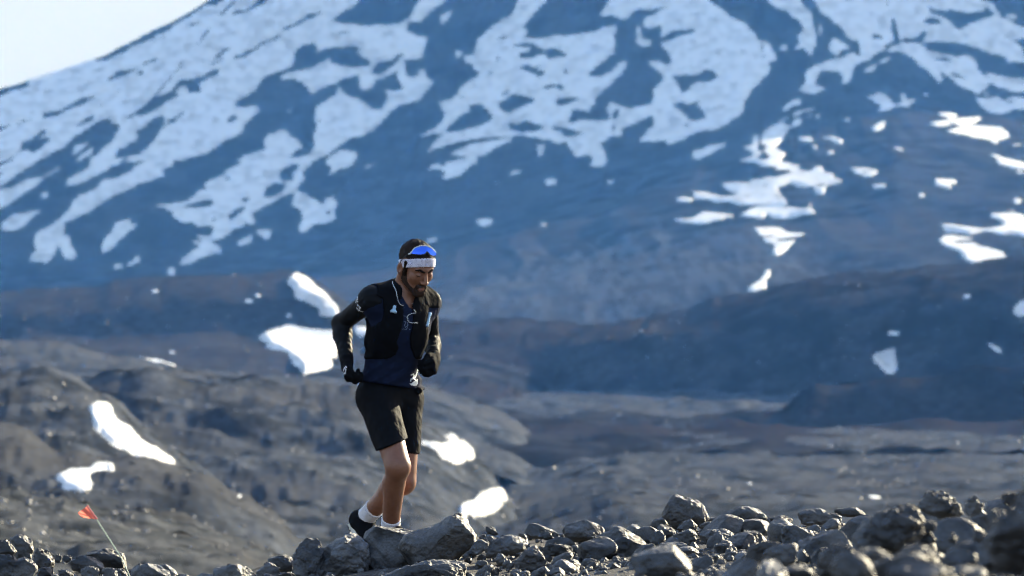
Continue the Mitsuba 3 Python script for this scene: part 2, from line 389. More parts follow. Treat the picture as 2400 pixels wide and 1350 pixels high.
hill_e2b = Layer('ash_hill', [
    ([(-900, 1250), (3300, 1700)], 1500),
    ([(-900, 1000), (200, 930), (640, 930), (1000, 1040), (1300, 1380), (3300, 1900)], 1200),
    ([(-900, 990), (200, 905), (262, 872), (330, 868), (420, 882), (640, 892), (850, 925), (1000, 988), (1070, 1030), (1130, 1085), (1200, 1180), (1300, 1330), (3300, 1850)],
     [(-900, 1080), (3300, 1080)]),
    ([(-900, 1060), (200, 960), (330, 930), (640, 965), (850, 1010), (1000, 1070), (1130, 1160), (1200, 1240), (1300, 1390), (3300, 1900)], 985),
    ([(-900, 1130), (200, 1060), (330, 1040), (640, 1090), (850, 1120), (1000, 1170), (1130, 1240), (1300, 1450), (3300, 1950)], 915),
    ([(-900, 1200), (200, 1150), (640, 1180), (850, 1210), (1000, 1250), (1130, 1320), (1300, 1530), (3300, 2000)], 800),
    ([(-900, 1300), (640, 1290), (1000, 1350), (1300, 1640), (3300, 2200)], 600),
], 'mat_mid_lava', relief(60, 5.5, 8.0, 2.0), 'lumpy grey ash hill behind the runner\'s legs', 'hill', seed=23)

hill_e2a = Layer('ash_spur', [
    ([(-900, 1250), (3300, 2000)], 1150),
    ([(-900, 940), (0, 930), (225, 985), (420, 1130), (700, 1300), (3300, 2400)], 880),
    ([(-900, 905), (0, 890), (110, 884), (190, 903), (235, 932), (265, 936), (312, 985), (380, 1035), (422, 1076), (500, 1125), (700, 1260), (3300, 2300)], 800),
    ([(-900, 970), (0, 955), (110, 950), (210, 985), (265, 1030), (360, 1085), (500, 1175), (700, 1300), (3300, 2350)], 735),
    ([(-900, 1040), (0, 1020), (110, 1040), (250, 1085), (360, 1120), (500, 1210), (700, 1350), (3300, 2400)], 705),
    ([(-900, 1130), (250, 1180), (500, 1300), (700, 1420), (3300, 2500)], 560),
], 'mat_mid_lava', relief(40, 4.2, 3.6, 1.5), 'grey ash spur on the left with a snow filled gully along its edge', 'hill', seed=29)

hill_e3 = Layer('gravel_hill', [
    ([(-900, 1300), (3300, 2200)], 740),
    ([(-900, 1060), (300, 1130), (640, 1270), (3300, 2300)], 545),
    ([(-900, 1010), (0, 1008), (60, 1018), (130, 1068), (230, 1080), (300, 1074), (400, 1088), (480, 1104), (540, 1150), (580, 1166), (640, 1203), (720, 1290), (900, 1420), (3300, 2300)], 500),
    ([(-900, 1080), (0, 1085), (130, 1120), (300, 1120), (480, 1150), (580, 1205), (640, 1240), (720, 1320), (900, 1450), (3300, 2350)], 450),
    ([(-900, 1180), (0, 1180), (300, 1230), (480, 1250), (640, 1310), (720, 1370), (900, 1500), (3300, 2400)], 424),
    ([(-900, 1280), (300, 1330), (640, 1380), (900, 1570), (3300, 2500)], 330),
], 'mat_mid_lava', relief(26, 2.8, 2.6, 1.0), 'dark gravel hill in front of the ash spur', 'hill', seed=31)

hill_e4 = Layer('boulder_slope', [
    ([(-900, 1400), (3300, 2400)], 330),
    ([(-900, 1180), (350, 1250), (720, 1390), (3300, 2600)], 245),
    ([(-900, 1135), (0, 1152), (150, 1168), (250, 1203), (350, 1203), (450, 1226), (560, 1262), (640, 1292), (720, 1345), (900, 1480), (3300, 2500)], 222),
    ([(-900, 1215), (0, 1230), (350, 1270), (560, 1320), (720, 1400), (900, 1530), (3300, 2550)], 165),
    ([(-900, 1310), (0, 1320), (350, 1350), (560, 1380), (720, 1440), (900, 1570), (3300, 2600)], 122),
    ([(-900, 1500), (560, 1520), (900, 1640), (3300, 2700)], 80),
], 'mat_near_lava', relief(12, 1.2, 1.1, 0.45), 'grey slope of gravel and scattered boulders behind the flag', 'slope', res=4.0, seed=37)

put('ground', (np.array([[-8900, -4900, -46], [8900, -4900, -46], [8900, 12900, -46], [-8900, 12900, -46.0]]), np.array([[0, 1, 2, 3]])), 'mat_mid_lava', smooth=False,
    label='dark valley floor reaching to the horizon', cat='ground', kind='structure')


def boulder_scatter(layer, name, n, px, py, smin, smax_, label, material, seed):
    """Boulders lying on a terrain layer inside a window of the view; sizes in pixels of the photograph."""
    rng = np.random.default_rng(seed)
    tmpl = []
    for k in range(6):
        v = trimesh.creation.icosphere(1).vertices
        v = v * rng.uniform([0.8, 0.8, 0.55], [1.2, 1.2, 0.9]) + rng.normal(size=v.shape) * 0.10
        tmpl.append(v)
    F0 = trimesh.creation.icosphere(1).faces
    inside = np.argwhere((layer.pxy > py[0]) & (layer.pxy < py[1]) & (COLS[None] > px[0]) & (COLS[None] < px[1]))
    cl = np.array([fb(np.array([layer.x[a, b], layer.y[a, b], 0]) / (25.0 * layer.y[a, b] * S * 4), 3, seed) for a, b in inside[:: max(1, len(inside) // 4000)]])
    sel = inside[:: max(1, len(inside) // 4000)]
    w = np.clip(cl + 0.22, 0.04, None)
    pick = sel[rng.choice(len(sel), n, p=w / w.sum())]
    V, F, c = [], [], 0
    for a, b in pick:
        a2, b2 = min(a + rng.random(), len(layer.v) - 1.01), min(b + rng.random(), len(COLS) - 1.01)
        g = lambda f: map_coordinates(f, [[a2], [b2]], order=1)[0]
        x, y, z = g(layer.x), g(layer.y), g(layer.z)
        s = smin * (smax_ / smin) ** (rng.random() ** 3) * y * S * 0.5
        t = rng.random() * 6.28
        v = tmpl[rng.integers(6)] * s
        v = np.stack([v[:, 0] * math.cos(t) - v[:, 1] * math.sin(t), v[:, 0] * math.sin(t) + v[:, 1] * math.cos(t), v[:, 2]], 1)
        V.append(v + [x, y, z + 0.25 * s])
        F.append(F0 + c)
        c += len(v)
    put(name, (np.vstack(V), np.vstack(F)), material, smooth=False, label=label, cat='boulders', kind='stuff')


boulder_scatter(hill_e4, 'slope_boulders', 1900, (-100, 760), (1140, 1345), 2.5, 18, 'many small boulders strewn over the grey slope behind the flag', 'mat_pebble', 1)
boulder_scatter(hill_e3, 'slope_boulders', 800, (-100, 760), (1000, 1260), 3, 14, 'small boulders strewn over the gravel hill', 'mat_pebble', 2)
boulder_scatter(hill_e2a, 'slope_boulders', 700, (-100, 560), (880, 1120), 3, 14, 'small boulders strewn over the ash spur', 'mat_pebble', 3)
boulder_scatter(hill_e2b, 'slope_boulders', 1200, (200, 1250), (860, 1260), 3, 12, 'small boulders strewn over the lumpy ash hill', 'mat_pebble', 4)
boulder_scatter(hill_e1, 'slope_boulders', 500, (-100, 1300), (780, 960), 3, 10, 'small boulders strewn over the ash terrace', 'mat_pebble', 5)
boulder_scatter(plain, 'plain_boulders', 2200, (900, 2500), (980, 1260), 2.5, 12, 'countless small boulders strewn over the lava plain', 'mat_pebble', 6)
boulder_scatter(hill_c, 'ridge_boulders', 500, (900, 2500), (610, 1000), 3, 10, 'small boulders strewn over the dark ridge', 'mat_pebble', 7)
boulder_scatter(hill_b, 'ridge_boulders', 400, (-100, 1100), (640, 880), 3, 10, 'small boulders strewn over the brown moraine hill', 'mat_pebble', 8)
# ---------------------------------------------------------------- snow: outlines read from the photograph, laid on the terrain
def P(s):
    return np.array([[float(a) for a in w.split(',')] for w in s.split()])


def E(cx, cy, rx, ry, tilt=0):
    a = np.linspace(0, 2 * math.pi, 12, endpoint=False)
    t = math.radians(tilt)
    x, y = rx * np.cos(a), ry * np.sin(a)
    return np.stack([cx + x * math.cos(t) + y * math.sin(t), cy - x * math.sin(t) + y * math.cos(t)], 1)


snow_left = P('-300,200 0,130 240,80 520,-60 845,-60 840,5 810,25 775,47 800,56 860,62 935,60 958,44 1005,-30 1060,-30 1050,2 985,45 960,47 955,58 955,75 975,85 1000,92 996,118 990,136 945,142 927,165 905,172 885,180 877,195 868,206 845,212 838,200 843,186 839,178 809,186 786,196 751,207 731,217 721,202 701,191 690,180 660,187 655,181 691,169 721,164 751,151 776,140 769,151 801,156 834,159 862,155 867,149 852,131 832,122 845,116 827,108 786,107 761,116 744,122 744,108 736,99 708,108 690,126 693,141 675,161 643,174 613,191 603,203 600,213 567,229 542,246 565,252 600,249 612,258 600,267 580,290 562,315 530,328 494,350 453,368 426,380 408,376 403,388 373,403 385,412 338,428 302,441 272,456 232,479 191,501 151,519 148,535 149,552 166,562 169,579 180,597 171,610 151,605 141,582 136,577 126,600 111,616 88,613 70,607 86,584 78,572 83,547 126,527 146,511 165,490 169,474 186,461 219,448 237,428 277,416 302,406 322,390 345,374 325,373 297,385 252,401 214,418 176,433 159,431 159,421 189,406 214,388 214,375 232,363 252,340 267,325 280,307 275,290 252,278 234,282 201,302 176,320 151,345 121,360 91,373 70,385 43,406 0,433 -100,490 -300,560')
rock_left = [P('-60,235 -10,212 0,150 60,150 62,192 68,203 25,217 0,232 -40,250'),
             P('224,147 235,100 400,20 490,-40 530,-40 524,2 504,15 479,15 448,38 428,48 413,60 388,78 363,91 327,106 307,113 290,126 252,141'),
             P('360,93 390,83 385,88 365,96'), P('438,63 466,50 471,54 446,64'),
             P('542,33 567,23 600,5 625,-20 645,-20 615,12 600,20 567,33 547,38'),
             P('252,189 277,171 315,161 353,144 378,135 373,141 327,161 290,179 257,191'), P('277,193 300,183 292,189'), E(330, 172, 6, 4, 20),
             P('-60,315 0,297 33,290 101,267 141,254 186,234 214,229 252,212 259,212 234,224 207,237 196,247 151,263 131,272 101,281 103,270 63,285 25,297 0,310 -60,340'),
             P('264,217 297,208 277,217'),
             P('315,272 338,247 363,237 398,214 423,186 453,180 491,166 531,154 514,164 509,179 469,196 466,217 443,220 433,199 413,214 433,217 428,224 393,239 363,259 332,275'),
             P('474,164 499,144 524,137 519,144 486,161'), P('501,136 524,113 547,107 537,118 514,133'),
             P('542,145 579,123 600,106 625,93 663,82 645,93 615,108 567,136'), P('650,76 676,60 706,45 736,35 761,29 736,43 706,55 676,69'),
             P('179,300 199,280 219,275 217,282 194,295'),
             P('53,338 83,318 98,306 111,309 95,322 121,320 115,334 103,347 78,362 62,354 45,360 20,382 -20,404 -20,390 30,366 43,352'),
             P('343,282 363,272 380,268 387,275 378,300 363,325 353,338 345,350 322,365 302,367 265,378 270,362 277,348 302,333 325,320 317,315 315,310 322,300 340,290'),
             E(403, 285, 5, 4), E(302, 277, 10, 4, 15), E(234, 252, 4, 3), E(544, 280, 11, 5, 35), P('870,176 877,159 902,141 938,123 968,117 940,134 922,156 890,174'),
             P('781,83 800,75 830,72 805,80'), E(262, 393, 7, 4, 20)]
volcano.snow([snow_left], rock_left, thick=5.0, jag=5.5, seed=41, name='snow_field', parent=volcano.key)
mid_lobe = P('740,253 760,240 785,222 795,205 805,215 820,228 840,232 858,245 875,257 893,256 905,240 908,225 905,215 920,213 945,208 930,190 925,172 945,140 955,175 965,182 978,178 985,163 998,163 1003,182 1013,192 995,217 985,233 960,243 915,258 912,268 895,285 870,307 840,322 795,340 765,360 735,376 721,388 708,403 714,418 700,435 688,448 655,463 625,479 600,494 590,502 600,520 590,527 577,524 542,544 516,559 496,568 514,577 516,592 500,590 490,600 474,602 433,620 423,617 428,607 453,590 469,579 448,567 453,561 470,566 458,552 494,553 504,534 485,529 433,524 413,509 403,496 383,489 353,487 373,480 441,474 461,451 490,440 479,431 529,408 524,403 569,378 552,375 600,358 625,348 617,333 630,315 670,305 678,315 703,338 708,345 680,364 676,369 700,371 728,358 735,345 733,320 742,300 738,270')
volcano.snow([mid_lobe], [P('418,486 461,471 479,469 501,477 484,488 455,488'), P('534,506 549,491 577,485 567,496 542,513'), E(574, 469, 10, 5), E(532, 418, 8, 4), E(504, 514, 9, 4, 15),
                          P('655,403 676,388 701,382 701,393 683,408 688,421 668,430 654,421'), P('620,443 643,428 673,431 663,446 633,466 613,466'), E(830, 252, 9, 4, -10)],
             thick=3.5, jag=5.5, seed=43, name='snow_field', parent=volcano.key)
top_lobe = P('1243,-60 1200,35 1154,63 1119,93 1114,118 1111,128 1091,131 1084,122 1070,122 1070,137 1099,146 1111,156 1126,169 1119,181 1094,196 1081,201 1074,219 1058,232 1028,244 1043,262 1038,282 1018,300 993,315 960,330 1013,312 1043,308 1036,320 1013,340 1003,355 1023,345 1074,333 1104,328 1149,322 1200,320 1225,323 1250,318 1270,325 1301,330 1326,333 1331,348 1346,365 1376,363 1391,373 1386,385 1402,391 1414,391 1432,375 1420,372 1422,358 1402,333 1439,324 1452,318 1470,300 1500,300 1515,310 1497,325 1515,331 1543,329 1568,340 1593,331 1643,312 1694,293 1729,275 1744,257 1744,242 1764,214 1800,176 1810,161 1803,151 1823,139 1808,108 1797,101 1777,96 1769,76 1742,53 1711,38 1674,10 1666,0 1660,-60')
volcano.snow([top_lobe], [
    P('1278,-80 1430,-80 1427,0 1409,33 1432,33 1457,42 1477,38 1502,25 1538,14 1568,18 1553,23 1512,43 1505,58 1550,59 1548,83 1550,88 1578,76 1603,69 1631,71 1616,78 1578,93 1550,103 1560,121 1575,141 1573,151 1563,154 1545,144 1522,146 1535,164 1553,181 1550,191 1532,207 1532,227 1525,242 1502,247 1475,254 1432,242 1422,254 1427,270 1422,282 1402,287 1356,282 1341,288 1334,285 1341,262 1376,257 1396,242 1394,229 1422,202 1457,174 1472,151 1468,142 1452,151 1432,169 1409,181 1391,181 1381,176 1391,161 1417,141 1442,123 1439,113 1442,98 1434,81 1447,71 1444,58 1414,66 1381,78 1320,84 1263,88 1228,88 1238,71 1225,63 1250,30 1278,0'),
    P('1532,285 1527,272 1485,290 1452,302 1460,317 1445,332 1497,332 1530,297'), P('1096,244 1126,244 1154,272 1149,285 1124,297 1079,310 1043,310 1053,290 1074,272 1104,264'),
    P('1190,284 1233,285 1283,297 1270,302 1258,310 1225,312 1195,302'), P('1288,302 1301,297 1351,307 1376,312 1341,322 1321,322 1316,310'),
    P('1167,244 1185,232 1200,224 1238,224 1255,237 1233,249 1205,258 1195,268 1180,260'), P('1296,242 1308,229 1336,228 1359,234 1336,243 1308,246'),
    P('1195,106 1230,101 1260,111 1301,113 1328,131 1286,139 1283,128 1270,126 1245,136 1223,136 1220,128 1238,124 1250,116 1225,111'),
    P('1218,161 1238,152 1250,161 1268,151 1258,164 1278,171 1265,178 1248,169'), E(1325, 166, 5, 6), E(1293, 202, 22, 5, 8), E(1313, 208, 10, 4), E(1177, 88, 16, 3, 8), E(1101, 204, 14, 3, 8),
    E(1187, 217, 12, 5, 40), E(1084, 225, 7, 4, 30),
    P('1573,181 1583,174 1631,174 1653,164 1689,179 1666,191 1638,193 1613,207 1601,219 1595,204'), P('1575,244 1595,239 1626,242 1633,233 1641,237 1633,247 1643,264 1653,275 1633,285 1616,280 1600,262 1585,254'),
    E(1621, 154, 5, 4), E(1608, 295, 5, 4)], thick=3.5, jag=5.5, seed=47, name='snow_field', parent=volcano.key)
volcano.snow([P('1490,58 1500,62 1505,88 1527,96 1525,105 1502,108 1485,99 1492,86')], jag=2, seed=48, name='snow_field', parent=volcano.key)
right_lobe = P('1895,-60 1901,0 1923,28 1951,50 1981,83 2002,96 2012,96 2017,118 2014,131 2002,123 1981,131 1964,141 1936,144 1908,156 1886,171 1886,194 1876,209 1886,217 1906,217 1934,210 1913,204 1911,189 1926,171 1944,164 1964,166 1976,179 1976,199 1994,191 1999,171 2002,156 2027,141 2052,131 2072,116 2077,106 2112,98 2125,88 2153,86 2163,76 2175,76 2165,93 2158,103 2168,101 2193,97 2228,96 2266,108 2304,118 2354,134 2364,146 2400,149 2560,170 2560,-60')
volcano.snow([right_lobe, P('1941,111 1956,91 1981,103 1991,113 1974,123 1961,133 1951,121')], [P('2168,10 2190,20 2233,28 2291,28 2319,21 2337,35 2304,45 2266,63 2246,71 2228,50 2208,40 2183,33 2178,20'), E(2185, 50, 20, 6), P('2299,-30 2299,0 2329,10 2337,25 2349,40 2379,55 2400,65 2560,100 2560,-60 2299,-60'),
                             P('2377,96 2400,88 2450,90 2450,140 2400,131 2397,111'), E(2057, 89, 11, 3)], thick=4, jag=5, seed=53, name='snow_field', parent=volcano.key)
volcano.snow([P('2080,118 2117,101 2153,103 2170,110 2175,121 2193,126 2228,128 2243,136 2263,126 2279,136 2291,151 2294,164 2316,174 2354,181 2400,186 2560,200 2560,275 2400,259 2367,259 2337,262 2304,254 2294,244 2279,228 2316,232 2329,227 2279,222 2248,207 2223,186 2208,176 2213,191 2203,199 2188,181 2173,161 2153,149 2135,136 2097,123')],
             [E(2213, 141, 20, 6, -5), E(2246, 178, 18, 4, -18)], thick=4, jag=5, seed=59, name='snow_field', parent=volcano.key)
volcano.snow([P('1790,-60 1800,5 1838,23 1871,48 1883,68 1868,83 1873,101 1863,113 1883,113 1893,123 1901,131 1908,113 1926,108 1923,93 1928,71 1918,50 1903,30 1886,15 1876,0 1870,-60')], jag=3, seed=61, name='snow_field', parent=volcano.key)
for k, p in enumerate([
        P('-60,460 0,443 38,436 65,418 101,416 136,393 160,385 166,375 171,358 174,343 196,335 217,335 222,343 212,363 181,380 164,390 151,398 126,418 111,436 76,448 50,461 25,476 0,489 -60,520'),
        P('96,492 63,496 28,501 8,519 3,534 8,542 38,537 55,529 71,514'), P('275,521 305,515 310,527 330,521 307,544 285,567 257,587 242,593 235,577 252,552 267,532'),
        P('322,598 329,607 304,623 300,618 312,610'), E(277, 622, 9, 4), E(402, 634, 9, 9), E(105, 456, 9, 6, 25), P('555,566 590,552 590,566 560,576'),
        P('693,446 711,453 741,471 759,481 764,466 784,459 794,474 786,494 789,514 764,524 736,529 711,543 701,532 711,514 703,491 683,476 688,464'),
        P('600,540 640,535 635,552 625,565 610,550'), P('774,363 796,353 834,355 839,365 827,383 791,401 771,411 776,396 764,380'), P('851,393 885,378 882,384 856,395'),
        P('1048,365 1079,348 1114,333 1150,330 1200,322 1200,330 1154,353 1116,368 1118,380 1090,400 1074,413 1043,423 1028,418 1048,406 1003,393 1016,383 1048,380 1090,372 1099,365 1075,362'),
        P('1162,428 1190,412 1205,400 1222,400 1200,415'), P('1066,20 1050,40 1036,54 1032,42 1042,33'), P('660,275 690,248 685,256 668,272 652,290 645,294'),
        P('1258,340 1280,338 1272,360 1264,365'), P('2022,166 2077,136 2090,133 2082,144 2032,169'), E(1838, 111, 8, 5), E(2370, 38, 13, 5), E(1999, 229, 10, 5), E(2165, 224, 13, 6), E(2218, 215, 9, 5),
        P('2198,264 2225,262 2243,270 2225,278 2205,274'), P('1928,320 1950,318 1976,330 1968,335 1945,328'), E(1986, 281, 6, 5), E(1946, 358, 8, 5), E(1918, 274, 8, 6), E(2387, 405, 12, 4), E(2384, 470, 11, 5), E(2392, 341, 28, 3),
        P('870,322 895,320 906,327 900,334 880,334') + np.array([1000, 0]), P('1900,338 1912,340 1922,350 1908,356'), P('1835,255 1850,240 1870,232 1880,238 1860,250 1845,258'), E(2160, 460, 9, 6), E(1013, 563, 12, 5, 15)]):
    volcano.snow([p], jag=min(4.0, 0.12 * math.sqrt(np.ptp(p[:, 0]) * np.ptp(p[:, 1]))), seed=70 + k, name='snow_patch', parent=volcano.key)


def patch(layer, label, *polys, jag=3.0, seed=0, **k):
    if layer is not volcano:
        jag = min(5.0, 0.055 * math.sqrt(np.ptp(np.vstack(polys)[:, 0]) * np.ptp(np.vstack(polys)[:, 1])))
    layer.snow([np.asarray(p) for p in polys], jag=jag, shrink=0.0 if layer is volcano else min(2.5, 0.07 * np.ptp(np.vstack(polys)[:, 1])), thick=(lambda hgt: float(np.clip(0.15 * hgt, 0.8, 2.2 if layer is volcano else 3.0)))(np.ptp(np.vstack(polys)[:, 1])), seed=200 + seed, name='snow_patch', label=label, cat='snow patch', **k)


patch(volcano, 'long branching sunlit snow patch on the right side of the volcano', P('1946,252 1921,252 1876,259 1840,277 1800,295 1769,310 1762,325 1762,338 1742,344 1764,360 1762,367 1734,374 1774,383 1805,396 1800,401 1764,417 1800,411 1795,417 1759,421 1755,428 1716,428 1689,431 1706,446 1731,451 1719,459 1691,459 1648,451 1623,448 1628,461 1653,469 1691,471 1726,476 1754,481 1800,485 1848,482 1843,471 1828,453 1820,441 1853,428 1873,431 1896,438 1911,447 1928,450 1941,437 1971,428 1974,422 1954,415 1954,408 1928,401 1928,391 1876,387 1828,378 1840,360 1815,345 1835,320 1863,297 1896,280 1911,268 1930,262'), seed=1)
patch(volcano, 'short slanting snow streak just left of the long branching patch', P('1739,316 1735,326 1700,340 1665,355 1640,373 1625,370 1621,358 1640,345 1665,337 1700,325 1722,318'), jag=2, seed=2)
patch(volcano, 'tiny oval snow patch left of the lower arm of the long branching patch', P('1583,466 1603,461 1623,466 1621,474 1593,474'), jag=1, seed=3)
patch(volcano, 'flat snow strip with a humped top, below the tiny oval patch', P('1575,514 1623,511 1648,496 1679,499 1719,504 1699,511 1694,519 1671,519 1653,525 1616,524 1588,519'), jag=1.5, seed=4)
patch(volcano, 'long horizontal snow strip directly below the long branching patch', P('1731,506 1749,494 1767,486 1800,486 1863,486 1883,477 1906,477 1901,489 1913,501 1906,506 1883,499 1850,503 1833,509 1808,509 1800,502 1787,511 1764,511'), jag=1.5, seed=5)
patch(volcano, 'wedge shaped snow patch pointing down, lowest of the column of patches', P('1764,534 1800,532 1825,534 1848,544 1888,549 1871,562 1850,579 1820,600 1810,592 1813,577 1800,572 1789,564 1774,547'), jag=2, seed=6)
patch(volcano, 'rounded snow patch alone to the right of the long branching patch', P('1991,394 2027,393 2052,397 2058,403 2044,413 2027,417 2012,413 2002,403'), jag=1, seed=7)
patch(volcano, 'small bar of snow under the rounded snow patch', P('2044,436 2052,432 2075,431 2077,438 2049,443'), jag=0.8, seed=8)
patch(volcano, 'small rectangular snow patch with a nib on its lower edge, at right', P('2190,419 2238,421 2240,430 2228,432 2228,441 2216,438 2193,433'), jag=0.8, seed=9)
patch(volcano, 'short thin snow dash above the rounded snow patch', P('2075,344 2100,344 2118,350 2115,356 2090,355'), jag=0.8, seed=10)
patch(volcano, 'curved snow strip running out of the right edge of the picture', P('2321,360 2334,363 2354,370 2400,380 2560,390 2560,405 2400,396 2367,388 2342,383 2329,374'), jag=1.5, seed=11)
patch(volcano, 'thin slanting snow streak above the fish shaped patch at right', P('2178,287 2228,280 2294,272 2300,278 2285,288 2268,293 2225,297 2190,294'), jag=1.2, seed=12)
patch(volcano, 'fish shaped snow patch on the upper right slope', P('2216,307 2248,297 2271,295 2304,295 2349,297 2362,312 2367,325 2337,330 2337,338 2304,332 2279,325 2241,320'), jag=2, seed=13)
patch(volcano, 'ragged bright snow patch high on the right slope, under the upper snow field', P('2037,214 2064,204 2112,209 2115,219 2122,222 2125,232 2150,232 2130,244 2130,249 2097,254 2057,262 2067,249 2042,237 2027,229'), jag=2.5, seed=14)
patch(volcano, 'small smudge of snow left of the thin slanting streak', P('2042,298 2060,288 2072,282 2077,287 2070,298 2050,304'), jag=1, seed=15)
patch(volcano, 'large snow patch with a left arm, cut by the right edge', P('2266,487 2299,486 2324,491 2377,493 2400,506 2560,520 2560,570 2400,557 2389,547 2342,547 2304,543 2274,549 2248,542 2213,532 2203,525 2228,525 2279,532 2319,534 2349,529 2354,524 2342,514 2321,509 2324,496 2299,496'), jag=2.5, seed=16)
patch(volcano, 'lumpy slanting snow patch just below the large one at the right edge', P('2198,564 2213,554 2241,552 2279,559 2291,572 2324,582 2349,592 2364,607 2354,615 2326,615 2296,620 2266,610 2261,600 2248,587 2213,577'), jag=2.5, seed=17)
patch(volcano, 'tiny sunlit snow dot on the bare slope above the middle', E(1291, 424, 14, 6), jag=1, seed=18)
patch(volcano, 'small bluish snow dot right of the tiny sunlit one', P('1409,424 1430,416 1448,428 1435,436 1418,432'), jag=1, seed=19)
patch(volcano, 'tiny round snow dot on the bare slope up and right of the headband', E(1272, 527, 10, 7), jag=1, seed=20)
patch(volcano, 'small flat snow patch up and right of the runner\'s hair', P('1113,518 1130,513 1152,512 1155,517 1135,526 1118,526'), jag=1, seed=21)
patch(volcano, 'bluish hook of shaded snow hanging in a gully in the middle of the slope', P('1800,622 1808,635 1795,660 1790,690 1780,702 1770,690 1755,672 1775,660 1790,645'), jag=2, seed=22)
patch(hill_c, 'bluish triangular snow patch on the dark ridge at right', P('2048,826 2075,820 2098,811 2100,835 2096,865 2080,862 2060,845'), jag=1.5, seed=23)
patch(hill_c, 'tiny snow strip above the bluish triangular patch', E(2094, 781, 15, 6, -5), jag=1, seed=24)
patch(hill_c, 'small slanting snow strip on the dark ridge near the right edge', P('2312,806 2325,805 2350,820 2348,830 2330,822'), jag=1, seed=25)
patch(hill_c, 'bright snow patch on the dark ridge cut by the right edge', P('2375,720 2390,705 2405,695 2450,700 2450,735 2390,730'), jag=1.5, seed=26)
patch(hill_c, 'faint speck of snow on the crest side of the dark ridge', E(2266, 695, 10, 6), jag=1, seed=27)
patch(hill_b, 'slanting snow tongue behind the runner\'s shoulder', P('690,636 715,644 757,678 790,717 788,730 752,727 752,711 695,683 695,667 674,652'), seed=28)
patch(hill_b, 'broad ragged snow patch behind the runner\'s bent elbow', P('614,781 643,766 674,761 757,771 786,771 800,792 785,823 772,849 741,859 715,864 700,844 658,818 632,802'), jag=4, seed=29)
patch(hill_b, 'small snow patch showing between the runner\'s arm and his side', P('828,765 850,762 870,770 868,785 845,792 830,783'), jag=1.5, seed=30)
patch(hill_b, 'flat pointed snow patch low on the brown hill at left', P('293,843 332,836 373,843 420,857 404,861 358,854 311,850'), jag=1.5, seed=31)
for q, l in ((E(363, 683, 10, 5), 'lonely snow speck near the top of the brown moraine hill'), (E(583, 706, 12, 6), 'larger left one of two snow specks beside the slanting snow tongue'), (E(604, 693, 8, 5), 'smaller right one of two snow specks beside the slanting snow tongue'),
             (E(677, 740, 7, 5), 'snow speck just above the broad ragged patch'), (E(404, 826, 10, 4), 'faint bluish snow speck above the flat pointed patch')):
    patch(hill_b, l, q, jag=0.8, seed=int(q[0, 0]) % 90)
patch(hill_e2a, 'long curving snow strip in the gully on the left', P('213,947 228,937 259,942 262,958 270,978 306,999 332,1030 373,1051 407,1072 399,1080 358,1082 311,1056 264,1030 223,989 215,968'), jag=2.5, seed=32)
patch(hill_e3, 'bent snow patch with a narrow neck, lower left, above the flag', P('132,1111 156,1098 207,1095 228,1080 264,1082 267,1092 233,1100 210,1111 213,1124 200,1150 181,1150 150,1134'), jag=2, seed=33)
patch(hill_e3, 'small snow spot on the gravel hill between flag and runner', P('545,1155 560,1155 575,1165 560,1168'), jag=0.8, seed=34)
patch(hill_e2b, 'small lens shaped snow patch right of the runner\'s thigh, the upper one of two', P('1033,1003 1049,993 1085,1006 1086,1021 1073,1028 1058,1021'), jag=1, seed=35)
patch(hill_e2b, 'boat shaped snow patch right of the runner\'s knees', P('993,1028 1034,1036 1076,1031 1097,1027 1122,1049 1103,1065 1070,1074 1040,1062 1011,1042'), jag=1.5, seed=36)
patch(hill_e2b, 'bright boot shaped snow patch just above the peaked boulder', P('1077,1184 1090,1176 1106,1172 1123,1154 1147,1142 1172,1140 1187,1152 1180,1167 1160,1185 1130,1197 1105,1203 1080,1195'), jag=1.5, seed=37)
patch(plain, 'thin line of old snow on the plain behind the right hand boulders', P('2025,1162 2050,1160 2075,1167 2110,1173 2140,1181 2108,1180 2070,1174 2038,1168'), jag=1.5, seed=38)
for q in (E(1850, 1003, 13, 8), E(1948, 1047, 14, 5), E(2025, 1063, 14, 5), E(1985, 1053, 7, 4), E(1635, 1117, 8, 5), E(1688, 1121, 7, 4), E(1758, 1132, 10, 6)):
    plain.snow([q * [1, 1] if False else (q - q.mean(0)) * 0.6 + q.mean(0)], jag=1, thick=1.2, seed=int(q[0, 0]), name='snow_patch', label='small snow dot on the flat lava plain', cat='snow patch', group='snow dots on the plain')
